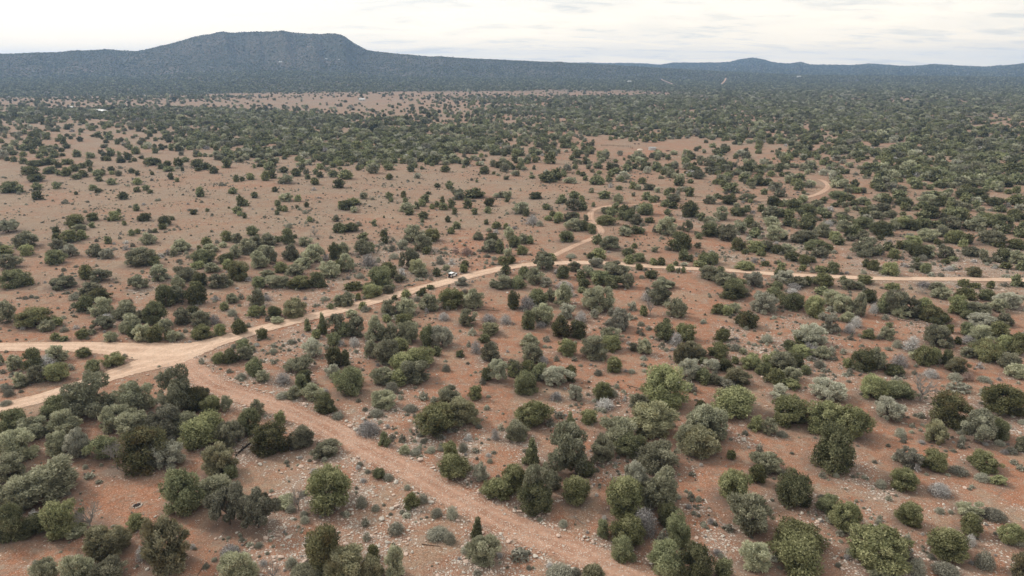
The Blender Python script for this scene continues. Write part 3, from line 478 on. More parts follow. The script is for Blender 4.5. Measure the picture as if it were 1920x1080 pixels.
# stony patches seen in the photo: x, y, radius (photo pixels), amount
STONY = [(455, 842, 40, .9), (575, 890, 60, .7), (600, 940, 60, .8), (520, 1000, 60, .9), (560, 1040, 50, .9), (700, 1010, 90, .9), (770, 960, 50, .9), (660, 940, 50, .8), (900, 1060, 90, .9),
         (640, 870, 60, .7), (680, 870, 40, .8), (790, 830, 50, .9), (700, 790, 60, .8), (860, 870, 50, .6), (880, 840, 50, .8), (770, 760, 50, .7), (660, 665, 30, .9), (560, 690, 60, .7), (480, 690, 60, .6), (520, 720, 60, .7),
         (560, 640, 50, .7), (600, 560, 50, .6), (500, 560, 30, .7), (240, 590, 30, .4), (990, 845, 40, .8), (960, 830, 30, .8), (1110, 745, 30, .6), (1160, 745, 30, .6), (1150, 880, 30, .7), (1110, 880, 30, .6), (1060, 770, 40, .5),
         (1520, 960, 50, .8), (1350, 1010, 35, 1), (1310, 960, 25, .9), (1440, 1040, 20, .6), (1600, 1060, 40, .9), (1640, 985, 50, .6), (1700, 1070, 60, .9), (1740, 1050, 50, .7), (1650, 920, 40, .8), (1600, 890, 50, .7), (1850, 1030, 60, .5),
         (1400, 825, 20, .9), (1450, 740, 30, .5), (1880, 790, 70, .6), (1800, 950, 70, .5), (1250, 655, 40, .6), (1400, 650, 60, .7), (1480, 650, 40, .8), (1370, 620, 20, .7), (1480, 605, 30, .7), (1110, 600, 30, .5), (900, 660, 30, .5), (1540, 700, 60, .6),
         (1560, 640, 40, .5), (1720, 600, 60, .7), (1640, 500, 60, .7), (1760, 510, 80, .8), (1860, 500, 80, .8), (1500, 460, 50, .7), (1440, 440, 40, .7), (1380, 440, 30, .7), (1290, 410, 25, .8), (1600, 440, 60, .5), (1370, 480, 30, .6),
         (720, 480, 60, .6), (840, 490, 60, .6), (800, 470, 50, .5), (740, 520, 50, .7), (640, 520, 50, .5), (430, 620, 80, .4), (280, 545, 30, .6), (240, 700, 30, .3), (200, 1000, 60, .2), (1060, 940, 30, .4), (1000, 940, 30, .8), (30, 700, 60, .3), (1700, 740, 80, .4), (330, 740, 30, .7), (1080, 1000, 40, .5)]
def ground_masks(x, y):
    """tan grass share and stone share for ground points, from where they lie in the country"""
    r = np.hypot(x, y)
    X, Y, Z = to_px(x, np.maximum(y, 20), 0 * x)
    stone = np.zeros_like(x)
    for sx, sy, sr, am in STONY:
        cx, cy, t = hit(sx, sy); rad = sr * t / 1280
        vr = rad / max(0.25, math.sin(math.atan2(CAM_H, float(cy))) ** 0.5)
        d2 = ((x - cx) / rad) ** 2 + ((y - cy) / (vr * 1.2)) ** 2
        stone = np.maximum(stone, am * np.exp(-d2 * 0.9))
    tan = np.clip((r - 190) / 190, 0, 1) * 0.52 + 0.13
    # the open plain upper left is tan and bare, the right red
    tan = tan + 0.22 * np.clip((1100 - X) / 500, 0, 1) * np.clip((620 - Y) / 120, 0, 1)
    # bare red scalds
    for sx, sy, sr, am in ((230, 930, 90, .5), (1130, 900, 40, .6), (1180, 970, 50, .7), (1330, 880, 70, .6), (1330, 1000, 60, .6), (1150, 560, 90, .4), (1400, 580, 110, .45), (870, 455, 50, .6), (930, 700, 120, .3),
                           (1500, 400, 90, .2), (1200, 290, 80, .3), (1640, 800, 80, .4), (320, 860, 50, .5), (1240, 830, 50, .5)):
        cx, cy, t = hit(sx, sy); rad = sr * t / 1280
        tan = tan - am * np.exp(-(((x - cx) / rad) ** 2 + ((y - cy) / (rad * 1.8)) ** 2))
    stone = np.where(r > 900, 0.0, stone)
    dr = seg_dist(x, y, [(p[0], p[1]) for p in ROADS['rocky'][::4]])
    stone = np.maximum(stone, 0.75 * np.exp(-((dr - 4.2) / 1.6) ** 2) * (r < 400))
    dr = seg_dist(x, y, [(p[0], p[1]) for p in ROADS['main'][::4]])
    stone = np.maximum(stone, 0.35 * np.exp(-((dr - 5.0) / 3.0) ** 2) * (r < 400))
    wood = np.clip((r - 2300) / 500, 0, 1)
    return np.clip(tan, 0, 1), np.clip(stone, 0, 1), wood
rad = np.concatenate([np.array([0.01, 20, 40, 55]), np.arange(64, 230, 1.6), 230 * (1.0085 ** np.arange(0, 380)), [6500, 8000, 10000, 11500]])
rad = np.unique(rad[rad < 6000].tolist() + [6500, 8000, 10000, 11500])
ang = np.concatenate([np.linspace(-math.pi, -R(46), 40)[:-1], np.linspace(-R(46), R(46), 420), np.linspace(R(46), math.pi, 40)[1:-1]])
AA, RR = np.meshgrid(ang, rad)
gx, gy = RR * np.sin(AA), RR * np.cos(AA)
gz = ground_h(gx, gy)
nr, na = gx.shape
ii = np.arange(nr * na).reshape(nr, na); nxt = np.roll(ii, -1, axis=1)
quads = np.stack([ii[:-1].ravel(), nxt[:-1].ravel(), nxt[1:].ravel(), ii[1:].ravel()], 1)[:, ::-1]
me = mesh_np('ground', np.stack([gx.ravel(), gy.ravel(), gz.ravel()], 1), [quads], True)
ta_, st_, wo_ = ground_masks(gx.ravel(), gy.ravel())
fattr(me, 'tan', ta_); fattr(me, 'stone', st_); fattr(me, 'wood', wo_)
ground = tag(link('ground', me, mats=[M['ground']]), 'red and tan earth with dry grass and pale stones', 'ground', kind='structure')

# ------------------------------------------------------------------ hills
def hill(name, fn, r0, r1, nr, a0, a1, na, mat, label):
    aa, rr = np.meshgrid(np.linspace(R(a0), R(a1), na), np.linspace(r0, r1, nr))
    x, y = rr * np.sin(aa), rr * np.cos(aa); z = fn(x, y)
    ii = np.arange(nr * na).reshape(nr, na)
    q = np.stack([ii[:-1, :-1].ravel(), ii[:-1, 1:].ravel(), ii[1:, 1:].ravel(), ii[1:, :-1].ravel()], 1)[:, ::-1]
    me = mesh_np(name, np.stack([x.ravel(), y.ravel(), z.ravel()], 1), [q], True)
    return tag(link(name, me, mats=[mat]), label, 'hill', kind='structure')
hill('mesa', mesa_z, 2380, 7800, 190, -58, 24, 700, M['mesa'], 'broad flat topped wooded mesa on the left skyline')
hill('distant_hills', far_z, 4680, 11200, 130, -30, 58, 800, M['hills'], 'low blue wooded hills along the right skyline')

# ------------------------------------------------------------------ roads
def road(name, pts, mat, label, lift, halfw=1.12, zf=ground_h):
    P = pts[:, :2]; T = np.gradient(P, axis=0); T /= np.linalg.norm(T, axis=1)[:, None] + 1e-9
    Nn = np.stack([-T[:, 1], T[:, 0]], 1)
    us = np.array([-1, -.8, -.5, -.2, .2, .5, .8, 1.0])
    W = pts[:, 2] / 2 * halfw
    V = P[:, None, :] + Nn[:, None, :] * (us[None, :, None] * W[:, None, None])
    z = zf(V[..., 0], V[..., 1]) + lift + 0.00022 * np.hypot(V[..., 0], V[..., 1])
    co = np.concatenate([V, z[..., None]], 2).reshape(-1, 3)
    n, k = len(P), len(us); ii = np.arange(n * k).reshape(n, k)
    q = np.stack([ii[:-1, :-1].ravel(), ii[1:, :-1].ravel(), ii[1:, 1:].ravel(), ii[:-1, 1:].ravel()], 1)[:, ::-1]
    me = mesh_np(name, co, [q], True)
    fattr(me, 'across', np.tile(us * halfw, n))
    return tag(link(name, me, mats=[mat]), label, 'road', kind='structure')
road('rocky_track', ROADS['rocky'], M['rocky'], 'rough pink stony track running from the junction to the lower right', 0.02)
road('wheel_track', ROADS['track'], M['track'], 'narrow winding red track branching up from the main road', 0.02)
road('south_road', ROADS['south'], M['road'], 'pale dirt road curving from the junction to the left edge below', 0.035)
road('west_road', ROADS['west'], M['road'], 'pale dirt road running level to the left edge', 0.05)
road('main_road', ROADS['main'], M['road'], 'pale tan dirt road crossing from the junction to the right edge', 0.065)
def far_strip(name, a, b, wdt, label):
    p = [hit_top(*q) for q in (a, b)]
    s = spline(p, [wdt, wdt], 12.0)
    return road(name, s, M['track'], label, 0.9, zf=top_z)
far_strip('bare_strip', (1353, 158), (1361, 147.5), 8, 'bare slanting strip cut through the far woodland on the right')
far_strip('bare_strip', (1240, 149), (1261, 158), 6, 'thin pale track through the far woodland right of centre')

# ------------------------------------------------------------------ plant shapes (unit: radius 1, height 2, foot at z = 0)
def ico(sub):
    import bmesh
    b = bmesh.new(); bmesh.ops.create_icosphere(b, subdivisions=sub, radius=1.0)
    v = np.array([x.co[:] for x in b.verts]); f = np.array([[q.index for q in x.verts] for x in b.faces]); b.free()
    return v, f
ICO1 = ico(1); ICO2 = ico(2)
def tube(path, radii, k=6):
    """tapered tube along points"""
    P = np.array(path, float); n = len(P); T = np.gradient(P, axis=0); T /= np.linalg.norm(T, axis=1)[:, None] + 1e-9
    up = np.array([0.31, 0.17, 0.93]); A = np.cross(T, up); A /= np.linalg.norm(A, axis=1)[:, None] + 1e-9; B = np.cross(T, A)
    th = np.arange(k) * 2 * math.pi / k
    ring = A[:, None, :] * np.cos(th)[None, :, None] + B[:, None, :] * np.sin(th)[None, :, None]
    co = (P[:, None, :] + ring * np.array(radii)[:, None, None]).reshape(-1, 3)
    ii = np.arange(n * k).reshape(n, k); nx = np.roll(ii, -1, axis=1)
    q = np.stack([ii[:-1].ravel(), nx[:-1].ravel(), nx[1:].ravel(), ii[1:].ravel()], 1)
    return co, q
class Geo:
    def __init__(s): s.co = []; s.q = []; s.t = []; s.n = 0; s.tint = []
    def add(s, co, q=None, t=None, tint=0.5):
        s.co.append(co); s.tint.append(np.broadcast_to(tint, (len(co),)).astype(np.float32))
        if q is not None and len(q): s.q.append(np.asarray(q) + s.n)
        if t is not None and len(t): s.t.append(np.asarray(t) + s.n)
        s.n += len(co)
    def mesh(s, name, smooth=False):
        F = []
        if s.q: F.append(np.concatenate(s.q))
        if s.t: F.append(np.concatenate(s.t))
        me = mesh_np(name, np.concatenate(s.co), F, smooth); fattr(me, 'tint', np.concatenate(s.tint)); return me
def sprigs(geo, C, D, size, tint, g, aspect=2.6, jit=0.7):
    """narrow blades pointing out along D"""
    n = len(C)
    a = D / (np.linalg.norm(D, axis=1)[:, None] + 1e-9) + g.normal(0, jit * 0.5, (n, 3)); a /= np.linalg.norm(a, axis=1)[:, None] + 1e-9
    b = np.cross(a, g.normal(0, 1, (n, 3))); b /= np.linalg.norm(b, axis=1)[:, None] + 1e-9
    s = size * g.uniform(0.6, 1.35, (n, 1))
    p = np.stack([C - a * s * aspect * 0.5 - b * s * .12, C + b * s * .42, C + a * s * aspect * 0.55, C - b * s * .42], 1)
    geo.add(p.reshape(-1, 3), q=np.arange(n * 4).reshape(n, 4), tint=np.repeat(tint, 4))
def leaves(geo, C, Nrm, size, tint, g, aspect=1.6, jit=0.8):
    n = len(C)
    nn = Nrm + g.normal(0, jit * 0.5, (n, 3)); nn /= np.linalg.norm(nn, axis=1)[:, None] + 1e-9
    a = np.cross(nn, g.normal(0, 1, (n, 3))); a /= np.linalg.norm(a, axis=1)[:, None] + 1e-9; b = np.cross(nn, a)
    s = size * g.uniform(0.6, 1.3, (n, 1))
    p = np.stack([C - a * s * aspect * 0.5 - b * s * 0.3, C + a * s * 0.1 - b * s * 0.5, C + a * s * aspect * 0.5 + b * s * 0.3, C - a * s * 0.1 + b * s * 0.5], 1)
    ii = np.arange(n * 4).reshape(n, 4)
    geo.add(p.reshape(-1, 3), q=ii, tint=np.repeat(tint, 4))
def envelope(kind, g):
    """lobe centres and radii of one crown"""
    L = []
    def radius(z):
        if kind == 'C': return max(0.05, 0.95 * (1 - (z / 2.05) ** 1.5)) if z > 0.35 else 0.8 + 0.4 * z
        if z > 1: return math.sqrt(max(0, 1 - (z - 1) ** 2))
        return 0.80 + 0.2 * z
    spec = {'J': (46, .28, .35), 'K': (44, .28, .4), 'O': (56, .25, .35), 'C': (40, .28, .15), 'G': (54, .21, .5), 'Y': (56, .22, .45), 'W': (50, .20, .5),
            'P': (34, .25, .5), 'T': (30, .24, .35), 'U': (16, .30, .35), 'S': (16, .3, .3), 'R': (18, .3, .3)}[kind]
    n, lr, rag = spec
    for i in range(n):
        for _ in range(30):
            z = g.uniform(0.22, 1.92) if kind not in ('T',) else g.uniform(0.62, 1.9)
            if kind == 'P': z = g.uniform(0.3, 1.9)
            th = g.uniform(0, 2 * math.pi); rr = radius(z) * math.sqrt(g.uniform(0.25, 1)) - lr * 0.45
            rr = max(0.0, rr + g.normal(0, rag * 0.30))
            c = np.array([rr * math.cos(th), rr * math.sin(th), z - lr * 0.35])
            if all(np.linalg.norm(c - q[0]) > lr * 0.55 for q in L): break
        rl = lr * g.uniform(1 - rag, 1 + rag)
        c[2] = max(c[2], rl * 0.55)
        L.append((c, rl, g.uniform(0, 1)))
    return L
def make_crown(kind, seed, nleaf, size, core=True):
    g = np.random.default_rng(seed); geo = Geo(); L = envelope(kind, g)
    cs = np.array([l[0] for l in L]); rs = np.array([l[1] for l in L])
    per = (rs ** 2 / (rs ** 2).sum() * nleaf * 1.5).astype(int)
    upright = kind in ('G', 'W', 'Y', 'U', 'S', 'R')
    for (c, r, tn), k in zip(L, per):
        d = g.normal(0, 1, (k, 3)); d /= np.linalg.norm(d, axis=1)[:, None]
        rad_ = g.uniform(0.70, 1.16, (k, 1)) if not upright else g.uniform(0.5, 1.35, (k, 1))
        if kind in 'JKO': rad_ = np.where(g.random((k, 1)) < 0.12, g.uniform(1.1, 1.45, (k, 1)), rad_)
        p = c + d * rad_ * r
        dd = np.linalg.norm(p[:, None, :] - cs[None], axis=2) / rs[None]
        ok = (dd.min(axis=1) > 0.60) & (p[:, 2] > 0.02)
        p = p[ok]; d = d[ok]
        tint = np.clip(0.5 + (tn - 0.5) * 0.45 + g.normal(0, 0.17, len(p)), 0, 1)
        cen = np.array([0, 0, 0.8]); o = p - cen; o /= np.linalg.norm(o, axis=1)[:, None] + 1e-9
        h_ = g.random(len(p)) < (0.80 if upright else 0.45)
        sprigs(geo, p[h_], d[h_] * 0.5 + o[h_] * 0.7 + np.array([0, 0, 0.55]), size * 1.05, tint[h_], g, 2.9 if upright else 2.3, 0.8)
        h_ = ~h_
        leaves(geo, p[h_], d[h_] * 0.5 + o[h_] * 0.7 + np.array([0, 0, 0.25]), size, tint[h_], g, 1.5, 0.9)
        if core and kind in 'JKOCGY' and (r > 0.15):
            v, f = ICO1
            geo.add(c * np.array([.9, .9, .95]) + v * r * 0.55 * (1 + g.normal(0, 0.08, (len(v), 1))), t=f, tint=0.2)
    return geo.mesh('crown'), L
def make_trunk(kind, seed, L, thick=0.055, name='trunk'):
    g = np.random.default_rng(seed + 99); geo = Geo()
    top = 1.15 if kind != 'C' else 1.6
    lean = g.normal(0, 0.06, 2)
    base = np.array([0, 0, -0.05]); fork = np.array([lean[0], lean[1], 0.30 if kind not in ('P', 'T') else 0.5])
    co, q = tube([base, base * 0.5 + fork * 0.5, fork], [thick * 1.5, thick * 1.1, thick]); geo.add(co, q)
    order = sorted(L, key=lambda l: -l[1])[:(12 if kind in ('P', 'T') else 8)]
    for c, r, _ in order:
        mid = (fork * 0.45 + c * 0.55) + g.normal(0, 0.07, 3) - np.array([0, 0, 0.06])
        co, q = tube([fork - (0, 0, 0.05), mid, c + g.normal(0, 0.03, 3)], [thick * 0.7, thick * 0.42, thick * 0.15], 5); geo.add(co, q)
    return geo.mesh(name)
def make_twigs(seed, dens, name='twigs', spread=1.0):
    """leafless radiating shrub"""
    g = np.random.default_rng(seed); geo = Geo()
    for i in range(dens):
        th = g.uniform(0, 2 * math.pi); u = g.uniform(0.0, 1.0) ** 0.7
        d = np.array([math.cos(th) * u, math.sin(th) * u, 1.15 - 0.62 * u]); d /= np.linalg.norm(d)
        ln = g.uniform(0.75, 1.12)
        end = d * ln * np.array([1.0, 1.0, 1.75]); mid = end * 0.5 + g.normal(0, 0.07, 3); mid[2] = abs(mid[2])
        w = 0.016
        co, q = tube([np.array([0, 0, -0.03]), mid, end], [w * 1.3, w, w * 0.35], 3); geo.add(co, q, tint=g.uniform(0.3, 1))
        for _ in range(4):
            t = g.uniform(0.35, 0.95); s = mid * (1 - t) + end * t if t > 0.5 else end * t
            e = s + (d * 0.7 + g.normal(0, 0.6, 3)) * g.uniform(0.14, 0.34)
            e[2] = max(e[2], 0.03)
            co, q = tube([s, (s + e) / 2 + g.normal(0, 0.02, 3), e], [w * 0.7, w * 0.5, w * 0.25], 3); geo.add(co, q, tint=g.uniform(0.2, 1))
    return geo
def make_dead(seed, n1=6, depth=3, name='branches', r0=0.06):
    g = np.random.default_rng(seed); geo = Geo(); tips = []
    def grow(p, d, ln, r, k):
        m = p + d * ln * 0.5 + g.normal(0, 0.06 * ln, 3); e = p + d * ln + g.normal(0, 0.08 * ln, 3)
        e[2] = max(e[2], 0.08)
        co, q = tube([p, m, e], [r, r * 0.8, r * 0.55], 5 if k else 3); geo.add(co, q, tint=g.uniform(0.2, 0.9))
        if k == 0: return
        for _ in range(g.integers(3, 5)):
            nd = d + g.normal(0, 0.55, 3) + np.array([0, 0, 0.12]); nd /= np.linalg.norm(nd)
            grow(m * 0.3 + e * 0.7 if g.random() < 0.4 else e, nd, ln * g.uniform(0.55, 0.8), r * 0.52, k - 1)
    for i in range(n1):
        th = 2 * math.pi * i / n1 + g.uniform(-.4, .4); u = g.uniform(0.5, 1.2)
        d = np.array([math.cos(th) * u, math.sin(th) * u, 1.0]); d /= np.linalg.norm(d)
        grow(np.array([0, 0, 0.55]), d, 0.62, r0 * 0.6, depth)
    return geo
KN = {'J': 'juniper_tree', 'O': 'juniper_tree', 'K': 'juniper_tree', 'C': 'juniper_tree', 'G': 'oak_bush', 'Y': 'oak_bush', 'W': 'oak_bush', 'P': 'pinyon_pine', 'T': 'pinyon_pine',
      'S': 'leafless_shrub', 'D': 'dead_tree', 'U': 'scrub_bush', 'R': 'scrub_bush'}
CAT = {'juniper_tree': 'juniper', 'oak_bush': 'bush', 'pinyon_pine': 'pine tree', 'leafless_shrub': 'dry shrub', 'dead_tree': 'dead tree', 'scrub_bush': 'scrub'}
PROTO = {}
def protos(kind, lod):
    """mesh pairs [(part name, mesh, material)] for a kind at a level of detail (0 near, 1 middle, 2 far)"""
    key = (kind, lod)
    if key in PROTO: return PROTO[key]
    o = []
    nvar = (8, 6, 2)[lod]
    for v in range(nvar):
        sd_ = hash_int(kind) * 31 + v * 7 + lod
        if kind in ('S', 'R', 'U'):
            geo = make_twigs(sd_, (95, 60, 18)[lod])
            if kind == 'R' or v % 2:
                pass
            g = np.random.default_rng(sd_)
            L = envelope(kind, g)
            nl = (1900, 900, 90)[lod] * (2 if kind == 'U' else 1)
            d = g.normal(0, 1, (nl, 3)); d /= np.linalg.norm(d, axis=1)[:, None]; d[:, 2] = np.abs(d[:, 2])
            p = d * g.uniform(0.5, 1.04, (nl, 1)) * np.array([1, 1, 1.75])
            leaves(geo, p, d, (0.055, 0.07, 0.22)[lod], np.clip(g.normal(0.5, 0.2, nl), 0, 1), g, 2.6, 1.6)
            o.append([('twigs', geo.mesh('twigs'), M[kind])])
        elif kind == 'D':
            geo = make_dead(sd_, 7, (3, 3, 2)[lod], r0=.10)
            tg = Geo(); co, q = tube([(0, 0, -.05), (0.02, 0.01, .3), (0, 0, .58)], [.075, .055, .045], 7); tg.add(co, q)
            o.append([('branches', geo.mesh('branches'), M['grey_bark']), ('trunk', tg.mesh('trunk'), M['grey_bark'])])
        else:
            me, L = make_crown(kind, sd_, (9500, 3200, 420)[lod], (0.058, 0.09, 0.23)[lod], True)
            nm = 'crown' if kind != 'U' else 'foliage'
            me.name = nm
            mt = M['J'] if kind == 'C' else M[kind]
            parts = [(nm, me, mt)]
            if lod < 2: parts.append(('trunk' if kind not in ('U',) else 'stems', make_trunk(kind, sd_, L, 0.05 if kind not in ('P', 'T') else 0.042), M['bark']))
            o.append(parts)
        for nm, me, mt in o[-1]:
            me.materials.append(mt)
    PROTO[key] = o
    return o
def hash_int(s): return sum(ord(c) * (i + 3) for i, c in enumerate(s))

# ------------------------------------------------------------------ place the plants of the photo
def solve(px_, py_, wp, hp):
    """world foot point, half width a and half height b of an upright oval body outlined by the photo box"""
    b = 1.5; a = 2.0
    for _ in range(8):
        X, Y, t = hit(px_, py_ - hp / 2, b)
        X = float(X); Y = float(Y); t = float(t)
        mpp = t / 1280
        a = wp * mpp / 2
        dep = math.atan2(CAM_H, math.hypot(X, Y)); hh = hp * mpp / 2 * math.sqrt(1 + (((py_ - hp / 2) - 540) / 1280) ** 2)
        b2 = hh * hh - (a * 0.92 * math.sin(dep)) ** 2
        b = math.sqrt(b2) / math.cos(dep) if b2 > 0 else 0
        b = min(max(b, 0.42 * a), 1.9 * a)
    return X, Y, a, b
plants = []
for x, y, wp, hp, k in read_plants():
    X, Y, a, b = solve(x, y, wp, hp)
    plants.append(dict(px=x, py=y, w=wp, h=hp, k=k, X=X, Y=Y, a=a, b=b, area=wp * hp, kind=KN[k]))
quota = {'juniper_tree': 300, 'oak_bush': 300, 'pinyon_pine': 100, 'leafless_shrub': 100, 'dead_tree': 20, 'scrub_bush': 110}
things, rest = [], []
for kind in quota:
    q = sorted([p for p in plants if p['kind'] == kind], key=lambda p: -p['area'])
    things += q[:quota[kind]]; rest += q[quota[kind]:]

LOOK = {'J': 'dark green {} juniper', 'O': 'olive green {} juniper', 'K': 'brown-mottled juniper', 'C': 'narrow dark cone juniper', 'G': 'grey-green bush', 'Y': 'yellowish green bush',
        'W': 'pale sage bush', 'P': 'ragged dark pinyon pine', 'T': 'open-crowned pine', 'S': 'silver-grey leafless shrub', 'D': 'bare grey dead tree', 'U': 'dull dark scrub bush', 'R': 'reddish brown scrub bush'}
def look_of(p):
    s = LOOK[p['k']]
    if '{}' in s:
        ra = p['b'] / p['a']
        s = s.format('tall' if ra > 1.05 else 'low' if ra < 0.62 else 'round')
    return s
def size_of(p):
    d = p['a'] * 2
    if p['kind'] in ('scrub_bush',): return 'tiny' if d < 1.8 else 'small'
    return 'small' if d < 3.2 else 'mid-sized' if d < 5.6 else 'large'
XR = [q[0] for q in ROAD_MAIN]; YR = [q[1] for q in ROAD_MAIN]
def road_y(x): return 652 if x < 330 else float(np.interp(x, XR, YR))
def rocky_x(y):
    return float(np.interp(y, [q[1] for q in ROAD_ROCKY], [q[0] for q in ROAD_ROCKY]))
def zone_of(p):
    x, y = p['px'], p['py']
    if y < road_y(x):
        d = road_y(x) - y
        if x > 1260 and y < 420: return "in the upper right woodland"
        if x > 1620: return "above the road, right edge" if y > 460 else "in the right edge thicket"
        if x > 1280: return "just above the right road" if d < 60 else "on the slope above the right road"
        if x > 1130: return 'right of the winding track'
        if x > 990: return 'left of the winding track' if y < 440 else "where winding track meets road"
        if y < 345: return "at the far edge of the plain"
        if y < 420:
            return 'on the far open plain, left' if x < 320 else 'on the far open plain' if x < 640 else 'on the upper plain, centre'
        if x > 800: return 'above the white car' if d < 70 else "on bare ground beyond the car"
        if x > 640: return "on rough ground left of the car" if d < 110 else 'on the open ground, left of centre'
        if x > 480: return "in the left thicket by the road" if d < 70 else "in the middle of left thicket"
        if x > 320: return "along the upper road side" if d < 60 else "at the thicket's left end"
        return ("by the level left road" if d < 70 else "on open ground above left road") if x > 160 else ("at left edge above the road" if y > 500 else 'at the left edge of the plain')
    if x < 262 and y < 735 and not (x > 150 and y > 705): return "between the two left roads"
    if x < rocky_x(y) and y > 690:
        if x < 170: return "in the thicket below left road" if y < 905 else 'in the bottom left corner'
        if x < 335: return "in the grove above the fire ring" if y < 905 else 'beside the fire ring clearing'
        if y < 850: return "between grove and rocky track"
        if x < 520: return "right of the fire ring clearing"
        return "on stones left of rocky track" if x < 760 else "at the rocky track left verge"
    if x < 640: return "between road and rocky track" if y > 640 else "below the road near the junction"
    if y < 600:
        if x < 830: return 'just below the road, left of the car'
        if x < 1010: return 'below the road, right of the car'
        if x < 1300: return "just below the centre road"
        return "in the right thicket below road" if x > 1560 else "below the road, right of centre"
    band = 'on the upper red slope' if y < 690 else 'on the middle red slope' if y < 790 else 'on the lower red slope' if y < 920 else 'at the bottom edge'
    colm = 'left part' if x < 860 else 'centre' if x < 1100 else 'right of centre' if x < 1360 else 'right part' if x < 1640 else 'near right edge'
    return f'{band}, {colm}'
from collections import defaultdict
grp = defaultdict(list)
for p in things:
    p['base'] = f"{size_of(p)} {look_of(p)} {zone_of(p)}"; grp[p['base']].append(p)
ORD = ['', 'second', 'third', 'fourth', 'fifth', 'sixth', 'seventh', 'eighth', 'ninth', 'tenth', 'eleventh', 'twelfth']
for base, L in grp.items():
    L.sort(key=lambda p: p['px'])
    for i, p in enumerate(L):
        if len(L) == 1: p['label'] = base
        elif len(L) == 2: p['label'] = base + (', left of two' if i == 0 else ', right of two')
        elif i == 0: p['label'] = base + ', leftmost'
        elif i == len(L) - 1: p['label'] = base + ', rightmost'
        elif i < len(ORD): p['label'] = base + f', {ORD[i]} from left'
        else:
            k = len(L) - 1 - i
            p['label'] = base + f', {ORD[k]} from right' if k < len(ORD) else base + f', number {i + 1} from left'
GROUPS = {'juniper_tree': 'junipers scattered over the red ground', 'oak_bush': 'grey-green bushes among the junipers', 'pinyon_pine': 'pinyon pines among the junipers',
          'leafless_shrub': 'dry silver shrubs on the red ground', 'dead_tree': 'bare dead trees among the junipers', 'scrub_bush': 'small dark scrub on the red ground'}
# needle litter lies round the foot of the trees
gme = ground.data; nn_ = len(gme.vertices); gco = np.empty(nn_ * 3, np.float32); gme.vertices.foreach_get('co', gco); gco = gco.reshape(-1, 3)
near = np.where(np.hypot(gco[:, 0], gco[:, 1]) < 620)[0]; duff = np.zeros(nn_, np.float32)
o_ = np.argsort(gco[near, 0]); near = near[o_]; nx_ = gco[near, 0]; ny_ = gco[near, 1]
for p in plants:
    if p['kind'] == 'scrub_bush': continue
    R_ = p['a'] * 1.75 + 0.4; i0, i1 = np.searchsorted(nx_, [p['X'] - R_, p['X'] + R_])
    d_ = np.hypot(nx_[i0:i1] - p['X'], ny_[i0:i1] - p['Y'])
    v_ = np.clip((R_ - d_) / (R_ - p['a'] * 0.85), 0, 1); duff[near[i0:i1]] = np.maximum(duff[near[i0:i1]], v_)
fattr(gme, 'duff', duff)
for i, p in enumerate(sorted(things, key=lambda p: -p['py'])):
    lod = 0 if p['w'] >= 38 else 1 if p['w'] >= 17 else 2
    k = p['k']
    pr = protos(k, lod); parts = pr[i % len(pr)]
    g = random.Random(int(p['px'] * 31 + p['py'] * 17))
    loc = (p['X'], p['Y'], float(ground_h(p['X'], p['Y'])) - 0.05)
    sx_ = g.uniform(0.9, 1.1); scl = (p['a'] * 0.98 * sx_, p['a'] * 0.98 / sx_, p['b'] * 0.94); rz = g.uniform(0, 6.28)
    if len(parts) == 1:
        root = bpy.data.objects.new(p['kind'], parts[0][1]); col.objects.link(root)
    else:
        root = bpy.data.objects.new(p['kind'], None); col.objects.link(root); root.empty_display_size = 0.3
        for nm, me, mt in parts:
            c = bpy.data.objects.new(nm, me); col.objects.link(c); c.parent = root
    root.location = loc; root.scale = scl; root.rotation_euler = (g.gauss(0, .06), g.gauss(0, .06), rz)
    tag(root, p['label'], CAT[p['kind']], GROUPS[p['kind']])

